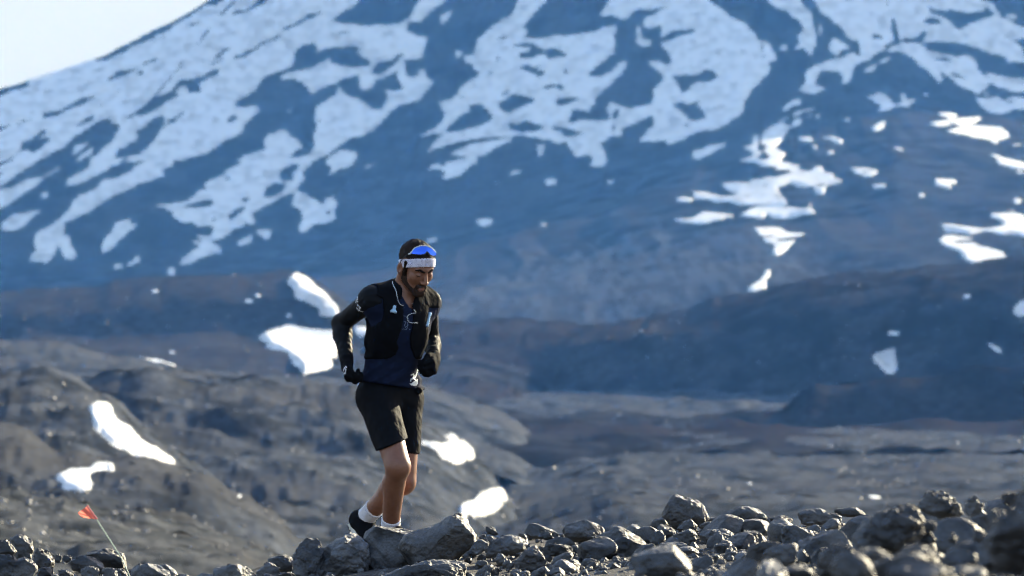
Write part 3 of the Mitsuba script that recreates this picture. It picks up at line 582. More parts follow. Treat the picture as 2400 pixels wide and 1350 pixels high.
# ---------------------------------------------------------------- the stony crest in front: ground, boulders, stones
GX = np.concatenate([np.arange(-3000, -200, 200), np.arange(-200, 2601, 14), np.arange(2800, 5601, 200)]).astype(float)
G_ROWS = [  # distance, then (px, py) of the ground there
    (2.5, [(-3000, 3500), (5600, 3300)]), (5.0, [(-3000, 2150), (0, 2150), (1200, 1900), (2400, 1620), (5600, 1500)]),
    (7.5, [(-3000, 1750), (0, 1750), (1200, 1560), (1900, 1430), (2400, 1390), (5600, 1300)]), (10, [(-3000, 1590), (0, 1590), (1200, 1440), (1900, 1385), (2400, 1345), (5600, 1230)]),
    (13, [(-3000, 1490), (0, 1490), (1200, 1388), (1900, 1345), (2400, 1300), (5600, 1180)]), (16, [(-3000, 1450), (0, 1450), (900, 1430), (1200, 1395), (1900, 1325), (2400, 1268), (5600, 1150)]),
    (19, [(-3000, 1420), (0, 1420), (900, 1405), (1200, 1378), (1900, 1290), (2400, 1235), (5600, 1100)]), (21, [(-3000, 1390), (0, 1390), (500, 1395), (900, 1380), (1200, 1352), (1900, 1270), (2400, 1232), (5600, 1100)]),
    (22.3, [(-3000, 1362), (0, 1362), (500, 1375), (700, 1355), (900, 1325), (1200, 1305), (1550, 1275), (1900, 1245), (2400, 1230), (5600, 1120)]),
    (23.4, [(-3000, 1355), (0, 1355), (500, 1366), (700, 1330), (850, 1262), (1200, 1264), (1550, 1256), (1900, 1238), (2400, 1230), (5600, 1130)]),
    (25, [(-3000, 1350), (0, 1352), (500, 1370), (700, 1300), (850, 1264), (1200, 1264), (1900, 1250), (2400, 1245), (5600, 1160)]),
    (28, [(-3000, 1400), (0, 1400), (700, 1340), (1200, 1310), (2400, 1300), (5600, 1250)]), (40, [(-3000, 1470), (5600, 1420)]), (70, [(-3000, 1560), (5600, 1500)]), (110, [(-3000, 1600), (5600, 1560)])]
_gy = np.array([r[0] for r in G_ROWS], float)
_gp = np.array([np.interp(GX, *np.array(r[1], float).T) for r in G_ROWS])
_gz = at(GX[None], _gp, _gy[:, None])[..., 2]
_gz = gaussian_filter(_gz, (0, 4))
_gyy = np.concatenate([np.arange(2.5, 28, 0.1), np.geomspace(28, 110, 40)])
_gzz = PchipInterpolator(_gy, _gz, axis=0)(_gyy)


def ground_z(x, y):
    px = 1200 + np.asarray(x) / np.asarray(y) / S
    return map_coordinates(_gzz, [np.interp(y, _gyy, np.arange(len(_gyy))), np.interp(px, GX, np.arange(len(GX)))], order=1, mode='nearest')


_X = (GX[None] - 1200) * S * _gyy[:, None]
_pt = np.stack([_X, np.broadcast_to(_gyy[:, None], _X.shape), _gzz], -1)
_bz = _gzz + 0.05 * fb(_pt * [2.2, 2.2, 0], 4, 91) * np.clip(_gyy / 20, 0.5, 1)[:, None]
_n, _m = _X.shape
_i, _j = np.meshgrid(np.arange(_n - 1), np.arange(_m - 1), indexing='ij')
put('crest_ground', (np.stack([_X, _pt[..., 1], _bz], -1).reshape(-1, 3), np.stack([_i * _m + _j, _i * _m + _j + 1, (_i + 1) * _m + _j + 1, (_i + 1) * _m + _j], -1).reshape(-1, 4)), 'mat_gravel',
    label='stony dark ground of the crest in front', cat='ground', kind='structure')

ICO = {k: trimesh.creation.icosphere(k) for k in (1, 2, 3, 4, 5)}


def faceted(p, rng, cuts, depth=0.86, tilt=None):
    """Cuts a star shaped stone flat by random planes."""
    for k in range(cuts):
        n = rng.normal(size=3)
        if tilt is not None and k == 0:
            n = np.array(tilt, float)
        n /= np.linalg.norm(n)
        h = p @ n
        c = h.max() * rng.uniform(depth - 0.12, depth + 0.06)
        p = p - np.outer(np.maximum(h - c, 0) * 0.92, n)
    return p


def roughen(p, nrm, size, seed, amount=1.0):
    d = 0.15 * size * fb(p / size * 2.4, 3, seed) + 0.10 * size * (0.12 - np.abs(fb(p / size * 4.5, 3, seed + 3)))
    pits = np.clip(0.30 - meshkit.fbm(p / 0.03, 2, seed + 9), 0, 1)
    d = d * amount + (0.010 * fb(p / 0.022, 3, seed + 5) + 0.012 * fb(p / 0.06, 2, seed + 6)) * min(1.0, size / 0.2) - 0.02 * pits
    return p + nrm * d[:, None]


def outlined_stone(poly, Y, seed, depth=0.75, level=5, cuts=7, box=0.72, amount=1.0, bury=0.0):
    """A boulder whose outline from the front follows the given one, with a body as deep as it is wide."""
    rng = np.random.default_rng(seed)
    w = at(np.asarray(poly)[:, 0], np.asarray(poly)[:, 1], Y)
    xz = w[:, [0, 2]]
    c = trimesh.path.polygons.Polygon(xz).centroid.coords[0] if False else xz.mean(0) * 0.5 + (xz.min(0) + xz.max(0)) * 0.25
    q = xz - c
    a = np.arctan2(q[:, 1], q[:, 0])
    t = np.linspace(-np.pi, np.pi, 361)
    # radius along every direction: the farthest crossing of the outline
    r = np.zeros(361)
    d = np.stack([np.cos(t), np.sin(t)], 1)
    for (p0, p1) in zip(q, np.roll(q, -1, 0)):
        e = p1 - p0
        den = d[:, 0] * e[1] - d[:, 1] * e[0]
        with np.errstate(all='ignore'):
            s = (p0[0] * e[1] - p0[1] * e[0]) / den
            u = (p0[0] * d[:, 1] - p0[1] * d[:, 0]) / den
        ok = (u >= -1e-6) & (u <= 1 + 1e-6) & (s > 0)
        r = np.where(ok, np.maximum(r, np.nan_to_num(s)), r)
    r = np.convolve(np.concatenate([r[-9:-1], r, r[1:9]]), np.ones(7) / 7, 'same')[8:-8]
    m = ICO[level]
    v = m.vertices
    th, rho = np.arctan2(v[:, 2], v[:, 0]), np.hypot(v[:, 0], v[:, 2])
    R = np.interp(th, t, r)
    size = math.sqrt(np.ptp(q[:, 0]) * np.ptp(q[:, 1]))
    D = depth * 0.5 * (np.ptp(q[:, 0]) + np.ptp(q[:, 1])) * 0.5
    g = rho ** box
    p = np.stack([np.cos(th) * R * g, np.sign(v[:, 1]) * np.abs(v[:, 1]) ** 0.9 * D, np.sin(th) * R * g], 1)
    for k in range(cuts):                      # flat faces, mostly on the front and the back so that the outline stays
        n = rng.normal(size=3) * [0.8, 1.0, 0.8]
        n[1] = -abs(n[1]) if k % 3 else abs(n[1])
        if k == 0:
            n = np.array([0.55, -0.35, 0.75]) + 0.2 * rng.normal(size=3)
        n /= np.linalg.norm(n)
        h = p @ n
        cc = h.max() * rng.uniform(0.64, 0.9)
        p = p - np.outer(np.maximum(h - cc, 0) * 0.9, n)
    nrm = trimesh.Trimesh(p, m.faces, process=False).vertex_normals
    p = roughen(p, nrm, size, seed, amount)
    return p + [c[0], Y, c[1]], m.faces


NEAR_TOPS = []


def stone(name, poly, Y, label, seed, level=4, group=None, **k):
    mesh = outlined_stone(P(poly) if isinstance(poly, str) else poly, Y, seed, level=level, **k)
    m_ = trimesh.Trimesh(*mesh, process=False)
    up = np.where(m_.vertex_normals[:, 2] > 0.35)[0]
    if len(up):
        NEAR_TOPS.append((m_.vertices[up], Y))
    return put(name, mesh, 'mat_rock', smooth=True, label=label, cat='boulder' if name == 'boulder' else 'stone', group=group)


def z3(s, sx, ox):
    q = P(s)
    return np.stack([ox + q[:, 0] / sx, 1130 + q[:, 1] / sx], 1)


L = lambda s: z3(s, 2400 / 700, 0)
C = lambda s: z3(s, 4.0, 640)
M = lambda s: z3(s, 2400 / 700, 1140)
R = lambda s: z3(s, 2400 / 700, 1700)
BOULDERS = [
    # left cluster
    ('stone', L('-60,465 0,458 60,455 110,490 130,560 100,610 0,620 -60,600'), 22.3, 'rounded grey stone cut by the left edge, beside the tall pale stone', {}),
    ('stone', L('70,450 100,430 150,425 210,415 260,470 280,540 250,620 160,640 100,600 120,500'), 22.5, 'tall pale lit stone near the left edge', {}),
    ('stone', L('260,560 310,530 380,535 440,590 470,640 440,710 340,730 260,660'), 22.2, 'dark angular stone with a lit right face, third from the left edge', {}),
    ('boulder', L('-80,560 0,560 60,565 150,620 220,600 290,650 300,720 260,800 0,840 -80,820'), 21.4, 'broad dark boulder in the bottom left corner', {}),
    ('boulder', L('675,545 780,525 900,545 1000,570 1050,620 1040,690 960,715 860,690 760,640 680,620'), 22.4, 'flat slab with a lit top that the flag pole crosses', {'depth': 1.0}),
    ('stone', L('565,640 640,585 760,610 870,680 840,740 700,760 590,710'), 22.0, 'sloping stone just below the flat slab by the flag', {}),
    ('boulder', L('1020,700 1100,650 1250,650 1350,700 1410,760 1350,830 1150,840 1020,790'), 21.9, 'low rounded grey boulder right of the flag pole foot', {}),
    ('stone', L('500,600 540,580 580,605 575,640 530,660 500,640'), 22.5, 'small dark stone in the gap left of the flat slab', {}),
    ('stone', L('450,575 500,600 495,650 460,670 435,620'), 22.4, 'narrow pebble beside the dark angular stone', {}),
    ('stone', L('640,700 720,680 790,690 800,740 760,790 650,790'), 21.7, 'grey stone under the sloping stone, touching the bottom edge', {}),
    ('stone', L('800,720 850,685 940,690 960,740 940,800 820,800'), 21.7, 'pale topped stone left of the flag pole foot', {}),
    ('stone', L('940,700 980,690 1025,730 1030,790 950,790'), 21.6, 'small stone at the foot of the flag pole', {}),
    ('stone', L('290,720 340,685 420,690 440,740 420,800 300,800'), 21.8, 'pale stone at the bottom edge below the third stone from the left', {}),
    ('stone', L('470,710 540,700 600,740 590,800 470,800'), 21.7, 'low stone at the bottom edge left of the stones by the flag', {}),
    ('boulder', L('1670,750 1740,690 1850,655 1960,660 2040,700 2075,760 2000,830 1800,840 1680,810'), 22.0, 'rounded pile of lava rock alone at the bottom, left of the dark boulders', {}),
    ('stone', L('2060,720 2140,655 2200,640 2250,685 2250,760 2150,800 2065,780'), 22.2, 'stone between the rounded lava pile and the dark boulders', {}),
    ('stone', L('2150,620 2240,590 2340,600 2400,650 2380,720 2260,720 2170,680'), 22.5, 'flat stone against the left foot of the dark boulders', {}),
    ('stone', L('1420,745 1470,735 1520,745 1530,790 1430,790'), 22.0, 'tiny lone stone on the bottom edge left of centre', {'level': 3}),
    # the two big boulders at the runner's feet and what lies round them
    ('boulder', C('185,710 245,570 320,530 410,525 450,565 490,620 470,760 420,900 300,980 180,940'), 22.2, 'dark domed boulder, left end of the group at the runner\'s feet', {'level': 5}),
    ('boulder', C('360,700 430,630 560,600 600,540 660,500 720,455 790,440 850,470 870,560 880,700 940,900 800,1000 450,1000 350,900'), 22.25, 'knobbly dark boulder directly below the runner\'s rear shoe', {'level': 5, 'amount': 1.5}),
    ('boulder', C('815,600 830,540 870,470 960,400 1060,375 1250,365 1340,385 1460,420 1520,470 1500,600 1350,800 1150,960 1000,1000 880,900 830,720'), 22.35, 'smooth blue grey boulder hiding the runner\'s front foot', {'level': 5, 'cuts': 3, 'amount': 0.6}),
    ('boulder', C('1100,680 1180,590 1280,490 1500,410 1700,310 1790,290 1870,300 1950,380 2010,465 1960,500 1880,560 1800,640 1730,760 1500,860 1250,900 1080,860'), 22.1, 'big peaked boulder with a lit right shoulder beside the runner', {'level': 5}),
    ('boulder', C('960,930 1050,870 1200,800 1400,745 1560,725 1750,745 1910,790 1900,870 1800,960 1400,1000 1000,1000'), 21.4, 'long low slab along the bottom edge under the peaked boulder', {'level': 5, 'depth': 0.9}),
    ('stone', C('1980,430 2005,405 2050,410 2100,450 2125,490 2080,500 2000,480'), 22.5, 'dark pebble wedged behind the tip of the peaked boulder', {'level': 3}),
    ('boulder', C('1985,650 2050,540 2200,500 2330,510 2410,570 2390,640 2200,680 2080,700'), 22.0, 'flat topped lit stone right of the peaked boulder', {}),
    ('stone', C('1850,620 1880,550 1960,535 2040,550 2000,640 1900,690'), 21.9, 'dark stone squeezed between the peaked boulder and the flat topped one', {}),
    ('stone', C('2070,730 2090,680 2140,665 2190,700 2200,760 2120,790'), 21.4, 'round dark stone, upper one of two balls under the flat topped stone', {'level': 3}),
    ('stone', C('2150,770 2190,720 2240,730 2270,780 2230,820 2170,815'), 21.3, 'round dark stone, lower one of two balls under the flat topped stone', {'level': 3}),
    ('boulder', C('1880,900 1920,830 1990,770 2080,770 2130,820 2110,900 2000,950'), 21.2, 'bluish wedge shaped stone on the bottom edge right of the long slab', {}),
    ('stone', C('1890,760 1950,725 2010,740 2010,790 1930,810'), 21.5, 'small pale stone at the right tip of the long slab', {'level': 3}),
    # middle of the ridge
    ('stone', M('305,400 340,340 400,335 520,375 590,415 570,450 440,455 330,440'), 22.5, 'dark stone with a thin lit crest, first on the skyline right of the peaked boulder', {}),
    ('boulder', M('580,440 650,345 720,325 800,305 880,330 985,380 960,430 800,480 640,470'), 22.4, 'sharp crested stone on the skyline left of the big round boulder', {}),
    ('boulder', M('695,680 730,580 760,520 900,430 1030,380 1120,360 1240,385 1325,430 1335,560 1280,630 1200,720 1000,770 800,760'), 21.6, 'big rounded brown grey boulder in the middle of the ridge', {'level': 5}),
    ('stone', M('1310,440 1340,380 1400,370 1445,430 1430,520 1360,560 1320,530'), 22.0, 'dark upright stone touching the right side of the big rounded boulder', {}),
    ('stone', M('1360,380 1400,335 1470,340 1520,390 1530,470 1450,490 1370,450'), 22.3, 'dark stone in the hollow left of the tall domed boulder', {}),
    ('boulder', M('1415,270 1430,220 1460,150 1510,105 1580,95 1690,120 1740,180 1785,290 1760,360 1600,390 1480,370'), 22.6, 'tall domed boulder standing up on the skyline', {'level': 5, 'depth': 0.8}),
    ('stone', M('1290,370 1350,280 1420,250 1490,320 1470,390 1350,400'), 22.9, 'grey stone leaning behind the left foot of the tall domed boulder', {}),
    ('boulder', M('1875,370 1900,270 1990,205 2100,195 2190,210 2250,290 2265,370 2150,400 2000,430'), 22.5, 'blue grey boulder with a frosty lit rim, right of the tall domed one', {'level': 5}),
    ('stone', M('1500,390 1580,320 1640,300 1700,340 1690,400 1600,430'), 22.2, 'bright sunlit stone in front of the tall domed boulder', {}),
    ('boulder', M('1475,420 1560,400 1650,365 1690,390 1695,460 1610,540 1490,530'), 21.8, 'blocky brown stone below the bright sunlit one', {}),
    ('stone', M('1690,450 1740,380 1900,375 2000,410 1970,480 1800,530'), 21.9, 'dark block under the frosty rimmed boulder', {}),
    ('boulder', M('1730,660 1800,580 1900,500 1980,440 2040,420 2100,480 2155,580 2140,660 2050,670 1850,710'), 20.8, 'bright rugged stone with a hole, front of the ridge right of the middle', {'amount': 1.7}),
    ('stone', M('1375,590 1400,530 1460,505 1530,525 1550,580 1480,620 1400,630'), 21.2, 'smooth grey stone in front of the dark upright stone', {}),
    ('stone', M('1215,680 1260,630 1340,610 1375,650 1340,710 1240,730'), 20.9, 'flat grey stone at the right foot of the big rounded boulder', {}),
    ('stone', M('1470,670 1490,620 1530,610 1560,650 1540,690'), 20.6, 'small whitish stone in the gravel right of the flat grey one', {'level': 3}),
    ('stone', M('490,720 540,610 640,560 730,555 710,650 640,720'), 21.3, 'rounded stone leaning on the left side of the big rounded boulder', {}),
    ('stone', M('450,530 510,490 620,480 700,530 680,590 560,600 470,590'), 21.8, 'ragged stone above the one that leans on the big rounded boulder', {}),
    ('stone', M('-20,540 70,450 200,430 330,455 345,495 250,520 100,570 -20,620'), 22.0, 'long pale stone, second row, right of the flat topped lit stone', {}),
    ('boulder', M('220,640 300,550 400,520 480,570 505,630 430,710 240,730'), 21.3, 'dark lumpy boulder in the second row left of the leaning stone', {}),
    ('stone', M('1700,370 1730,330 1800,310 1870,345 1860,380 1770,390'), 22.4, 'humped stone between the tall domed boulder and the frosty rimmed one', {}),
    ('stone', M('1770,320 1790,290 1850,285 1890,320 1870,350'), 22.8, 'pebble on the skyline right of the tall domed boulder', {'level': 3}),
    ('stone', M('400,430 460,395 540,400 555,450 470,470'), 22.2, 'small pale stone in front of the thin crested one', {'level': 3}),
    ('stone', M('340,760 370,720 450,715 500,750 480,800 350,800'), 20.6, 'pale stone on the bottom edge below the dark lumpy boulder', {}),
    ('stone', M('2120,620 2180,580 2260,580 2310,620 2260,650 2150,650'), 19.5, 'dark flat stone right of the bright rugged one', {}),
    ('stone', M('2150,530 2200,505 2280,530 2290,560 2200,570'), 20.5, 'small lit stone above the dark flat one', {'level': 3}),
    ('stone', M('2060,410 2090,380 2140,395 2145,440 2090,460'), 21.8, 'small round stone at the right foot of the frosty rimmed boulder', {'level': 3}),
    ('boulder', R('340,300 400,280 470,270 560,290 560,330 450,350 350,340'), 22.5, 'flat slab on the skyline right of the frosty rimmed boulder', {}),
    ('boulder', R('540,280 620,250 680,225 760,215 850,240 940,280 965,325 850,340 700,350 560,320'), 22.3, 'broad lit hump of rock on the skyline, right part of the ridge', {'amount': 1.5}),
    ('boulder', R('850,235 920,210 1000,200 1080,205 1175,260 1080,290 960,280'), 22.6, 'shield shaped rock with a dark face behind the broad hump', {}),
    ('boulder', R('440,400 480,360 560,350 660,380 740,400 825,460 760,520 640,570 460,560'), 19.8, 'square dark block below the broad lit hump', {}),
    ('stone', R('945,390 980,340 1030,330 1065,370 1050,400 980,420'), 20.0, 'small black stone right of the square dark block', {}),
    ('stone', R('700,430 760,380 850,400 890,450 830,470'), 20.4, 'lit stone on top of the square dark block', {}),
    # out of focus, near
    ('boulder', R('930,510 1000,440 1100,400 1180,330 1250,265 1350,210 1450,185 1560,215 1650,260 1735,295 1700,360 1760,420 1700,500 1500,560 1200,560 1000,560'), 13.0, 'large dark blurred mound of rock near the camera at right', {'level': 5, 'amount': 2.4, 'cuts': 10}),
    ('boulder', R('1555,200 1600,100 1660,70 1750,80 1820,130 1880,190 1925,250 1900,310 1750,320 1600,280'), 15.5, 'dark pointed boulder standing behind the blurred mound', {}),
    ('stone', R('1915,230 1950,150 2000,125 2040,150 2065,200 2050,260 1950,280'), 15.0, 'dark blurred stone right of the dark pointed boulder', {}),
    ('stone', R('2220,170 2240,100 2300,80 2365,105 2360,160 2300,220'), 12.5, 'pale topped blurred stone high at the right edge', {}),
    ('boulder', R('2030,570 2090,480 2150,390 2220,300 2290,215 2350,100 2450,30 2700,0 2700,700 2300,760 2060,680'), 9.0, 'black out of focus boulder filling the lower right corner', {'level': 5, 'amount': 1.8, 'cuts': 10}),
    ('boulder', R('1040,600 1060,550 1130,530 1260,555 1345,580 1340,650 1200,680 1080,680'), 10.5, 'bright blurred slab lying in the foreground at right', {}),
    ('boulder', R('720,660 760,560 860,510 1000,510 1070,560 1060,700 900,760 760,760'), 11.5, 'dark blurred block left of the bright blurred slab', {}),
    ('boulder', R('1350,600 1440,530 1560,500 1680,530 1760,620 1640,720 1420,720'), 9.6, 'dark blurred rock right of the bright blurred slab', {}),
    ('stone', R('1980,430 2020,390 2090,420 2110,470 2050,490 1990,470'), 11.0, 'reddish lit blurred stone left of the black corner boulder', {}),
    ('stone', R('1780,470 1810,420 1850,430 1865,480 1820,510'), 11.5, 'small bright blurred stone in the middle of the dark foreground', {'level': 3}),
    ('stone', R('1590,340 1640,310 1690,340 1690,390 1620,400'), 12.0, 'bright blurred stone on the right shoulder of the mound', {'level': 3}),
    ('boulder', R('2030,310 2100,240 2200,230 2280,260 2260,330 2150,360'), 11.2, 'lit blurred stone above the black corner boulder', {}),
    ('stone', R('1180,680 1200,630 1240,640 1280,720 1270,790 1200,790'), 9.8, 'upright blurred stone under the bright blurred slab', {}),
]
for k, (nm, poly, Y, lab, kw) in enumerate(BOULDERS):
    stone(nm, poly, Y, lab, 500 + 13 * k, **{'level': 4, **kw})

# smaller stones strewn over the crest: the largest as things of their own, the rest as one mass of rubble
rng = np.random.default_rng(77)
VARIANTS = []
for k in range(14):
    v = ICO[3].vertices * rng.uniform([0.8, 0.8, 0.5], [1.25, 1.25, 0.9])
    v = faceted(v, rng, 10, 0.72)
    n = trimesh.Trimesh(v, ICO[3].faces, process=False).vertex_normals
    v = v + n * (0.16 * fb(v * 1.6, 3, k) + 0.1 * fb(v * 5, 2, k + 40))[:, None]
    VARIANTS.append(v / np.abs(v).max())
SMALL = []
for k in range(8):
    v = ICO[1].vertices * rng.uniform([0.8, 0.8, 0.5], [1.25, 1.25, 0.95]) + rng.normal(size=(42, 3)) * 0.09
    SMALL.append(faceted(v, rng, 4, 0.8))


def spin(rng):
    return trimesh.transformations.random_rotation_matrix(rng.random(3))[:3, :3]


def strewn(n, ylo, yhi, pxlo, pxhi, slo, shi, rng):
    Y = ylo + (yhi - ylo) * rng.random(n)
    px = pxlo + (pxhi - pxlo) * rng.random(n)
    x = (px - 1200) * S * Y
    s = slo * (shi / slo) ** (rng.random(n) ** 2.2)
    return x, Y, s


xs, ys, ss = [np.concatenate(a) for a in zip(
    strewn(100, 20.0, 23.2, 1150, 2200, 0.03, 0.12, rng), strewn(60, 21.2, 22.6, -60, 700, 0.03, 0.09, rng), strewn(85, 13.5, 20.5, 1500, 2450, 0.03, 0.15, rng), strewn(60, 8.5, 13.5, 1700, 2450, 0.02, 0.085, rng))]
order = np.argsort(-ss / ys)
ANCHORS = {  # boulders that the small stones are told apart by
    'tall domed boulder': (1600, 1195), 'big rounded boulder': (1435, 1290), 'peaked boulder': (1040, 1265), 'frosty rimmed boulder': (1745, 1215), 'bright rugged stone': (1705, 1290), 'square dark block': (1880, 1262),
    'blurred mound': (2090, 1235), 'black corner boulder': (2360, 1270), 'bright blurred slab': (2050, 1300), 'flat slab by the flag': (250, 1305), 'dark pointed boulder': (2205, 1182), 'broad lit hump': (1920, 1212),
    'rounded lava pile': (545, 1340), 'flat topped lit stone': (1190, 1280)}
ORDER = ['nearest', 'second nearest', 'third nearest', 'fourth nearest', 'fifth nearest', 'sixth nearest', 'seventh nearest', 'eighth nearest', 'ninth nearest', 'tenth nearest', 'eleventh nearest', 'twelfth nearest',
         'thirteenth nearest', 'fourteenth nearest', 'fifteenth nearest', 'sixteenth nearest', 'seventeenth nearest', 'eighteenth nearest', 'nineteenth nearest', 'twentieth nearest']
KINDS = [(19.5, 'small loose stone', 'loose stones on the ridge'), (14, 'soft focus stone', 'stones in the middle rubble'), (0, 'strongly blurred stone', 'blurred stones near the camera')]
zg = ground_z(xs, ys)
spots = {}
for k in order[:230]:
    qx, qy = to_px(np.array([xs[k], ys[k], zg[k] + ss[k] * 0.35]))
    if not (-20 < qx < 2420 and qy < 1365):
        continue
    kind, grp = next((l, g) for y, l, g in KINDS if ys[k] >= y)
    name = min(ANCHORS, key=lambda a: (ANCHORS[a][0] - qx) ** 2 + (2.0 * (ANCHORS[a][1] - qy)) ** 2)
    dx, dy_ = qx - ANCHORS[name][0], 2.0 * (qy - ANCHORS[name][1])
    way = ('right of' if dx > 0 else 'left of') if abs(dx) > abs(dy_) else ('below' if dy_ > 0 else 'above')
    spots.setdefault((kind, way, name, grp), []).append((dx * dx + dy_ * dy_, k))
for (kind, way, name, grp), members in spots.items():
    for rank, (_, k) in enumerate(sorted(members)):
        if rank >= len(ORDER):
            break
        v = VARIANTS[k % 14] @ spin(rng).T * (ss[k] * rng.uniform([0.8, 0.8, 0.6], [1.2, 1.2, 1.0]))
        put('stone', (v + [xs[k], ys[k], zg[k] + ss[k] * 0.35], ICO[3].faces), 'mat_rock', smooth=True, label=f'{kind}, {ORDER[rank]} one {way} the {name}', cat='stone', group=grp)


def heap(name, lots, label, material='mat_rock', lift=0.3):
    V, F, at0 = [], [], 0
    for x, y, s in lots:
        z = ground_z(x, y)
        for k in range(len(x)):
            v = SMALL[rng.integers(8)] @ spin(rng).T * s[k] + [x[k], y[k], z[k] + s[k] * lift]
            V.append(v)
            F.append(ICO[1].faces + at0)
            at0 += len(v)
    return put(name, (np.vstack(V), np.vstack(F)), material, smooth=False, label=label, cat='rubble', kind='stuff')


heap('rubble', [strewn(1700, 19.5, 23.6, 1000, 2450, 0.007, 0.028, rng), strewn(800, 20.8, 23.2, -100, 1000, 0.007, 0.03, rng), strewn(1200, 11, 19.5, 1350, 2500, 0.006, 0.022, rng), strewn(700, 7.5, 11, 1700, 2500, 0.004, 0.012, rng)],
     'loose gravel and rubble between the boulders')


def added_grit():
    """Gravel added on the boulder tops to catch the sun as bright dots."""
    V, F, c = [], [], 0
    for tops, Y in NEAR_TOPS:
        n = 170 if Y < 16 else 16
        for p in tops[rng.integers(len(tops), size=n)]:
            s = Y * S * (1.0 + 3.6 * rng.random() ** 4) * (1.15 if Y < 16 else 0.8)
            V.append(SMALL[rng.integers(8)] @ spin(rng).T * s + p + [0, 0, 0.3 * s])
            F.append(ICO[1].faces + c)
            c += 42
    put('added_grit', (np.vstack(V), np.vstack(F)), 'mat_rock', smooth=False, label='gravel added on top of the boulders to catch the sun', cat='added_grit', kind='stuff')


added_grit()
# ---------------------------------------------------------------- the runner: bodies and clothes as smooth fields, turned into meshes
V3 = lambda *a: np.array(a, float)


def W(px, py, d=0.0):
    return at(px, py, YR + d)


def nets(f, lo, hi, h, slack=0.03):
    """A closed mesh of the zero level of f (negative inside) over a box: naive surface nets."""
    lo, hi = np.asarray(lo, float), np.asarray(hi, float)
    n = np.ceil((hi - lo) / h).astype(int) + 1
    ax = [lo[k] + h * np.arange(n[k]) for k in range(3)]
    # coarse pass first: only blocks near the surface are looked at closely
    B = 6
    nb = (n + B - 1) // B
    cen = np.stack(np.meshgrid(*[lo[k] + h * (np.arange(nb[k]) * B + (B - 1) / 2) for k in range(3)], indexing='ij'), -1)
    D = f(cen.reshape(1, -1, 3)).reshape(nb)
    F = np.repeat(np.repeat(np.repeat(D, B, 0), B, 1), B, 2)
    off = np.stack(np.meshgrid(*[np.arange(B)] * 3, indexing='ij'), -1).reshape(-1, 3)
    near_ = np.argwhere(np.abs(D) < 0.5 * math.sqrt(3) * B * h * 1.25 + slack)
    for k in range(0, len(near_), 3000):
        ii = (near_[k:k + 3000, None, :] * B + off[None]).reshape(-1, 3)
        F[tuple(ii.T)] = f((lo + h * ii)[None])[0]
    n = nb * B
    F[[0, -1]] = np.maximum(F[[0, -1]], h)
    F[:, [0, -1]] = np.maximum(F[:, [0, -1]], h)
    F[:, :, [0, -1]] = np.maximum(F[:, :, [0, -1]], h)
    F = np.where(F == 0, 1e-9, F)
    s = F < 0
    c = [s[a:n[0] - 1 + a, b:n[1] - 1 + b, e:n[2] - 1 + e] for a, b, e in np.ndindex(2, 2, 2)]
    cnt = sum(x.astype(np.int8) for x in c)
    act = (cnt > 0) & (cnt < 8)
    idx = np.full(act.shape, -1)
    cells = np.argwhere(act)
    idx[act] = np.arange(len(cells))
    acc, num = np.zeros((len(cells), 3)), np.zeros(len(cells))
    corners = [np.array(k) for k in np.ndindex(2, 2, 2)]
    for a in corners:
        for axis in range(3):
            if a[axis]:
                continue
            b = a.copy()
            b[axis] = 1
            fa, fb_ = F[tuple((cells + a).T)], F[tuple((cells + b).T)]
            m = (fa < 0) != (fb_ < 0)
            t = fa[m] / (fa[m] - fb_[m])
            p = np.repeat(a[None].astype(float), m.sum(), 0)
            p[:, axis] = t
            acc[m] += p
            num[m] += 1
    v = lo + h * (cells + acc / num[:, None])
    faces = []
    for axis in range(3):
        u, w = [(1, 2), (2, 0), (0, 1)][axis]
        sl0 = [slice(1, -1)] * 3
        sl0[axis] = slice(0, -1)
        sl1 = [slice(1, -1)] * 3
        sl1[axis] = slice(1, None)
        a, b = s[tuple(sl0)], s[tuple(sl1)]
        e = np.argwhere(a != b)
        o = np.ones(3, int)
        o[axis] = 0
        e = e + o
        flip = ~s[tuple(e.T)]
        du, dw = np.eye(3, dtype=int)[u], np.eye(3, dtype=int)[w]
        q = np.stack([idx[tuple((e - du - dw).T)], idx[tuple((e - dw).T)], idx[tuple(e.T)], idx[tuple((e - du).T)]], 1)
        q[flip] = q[flip][:, ::-1]
        faces.append(q)
    return v, np.vstack(faces)


def relax(mesh, it=2, lam=0.5):
    m = trimesh.Trimesh(mesh[0], np.vstack([mesh[1][:, [0, 1, 2]], mesh[1][:, [0, 2, 3]]]), process=False)
    from scipy.sparse import coo_matrix
    from scipy.sparse.csgraph import connected_components
    e = m.edges_unique
    k, lab = connected_components(coo_matrix((np.ones(len(e)), (e[:, 0], e[:, 1])), shape=(len(m.vertices),) * 2), directed=False)
    size = np.bincount(lab)
    m.update_faces(size[lab[m.faces[:, 0]]] > 0.06 * size.max())
    m.remove_unreferenced_vertices()
    e = m.edges_unique
    n = len(m.vertices)
    A = coo_matrix((np.ones(2 * len(e)), (np.r_[e[:, 0], e[:, 1]], np.r_[e[:, 1], e[:, 0]])), shape=(n, n)).tocsr()
    deg = np.maximum(np.asarray(A.sum(1)).ravel(), 1)[:, None]
    v = np.array(m.vertices)
    for k in range(it):
        v = v + (lam if k % 2 == 0 else -lam - 0.03) * (A @ v / deg - v)
    m.vertices = v
    return m


def cone(p, a, b, r1, r2):
    ba = b - a
    h = np.clip(((p - a) @ ba) / (ba @ ba), 0, 1)
    return np.linalg.norm(p - a - h[..., None] * ba, axis=-1) - (r1 + (r2 - r1) * h)


def ball(p, c, r):
    return np.linalg.norm(p - c, axis=-1) - r


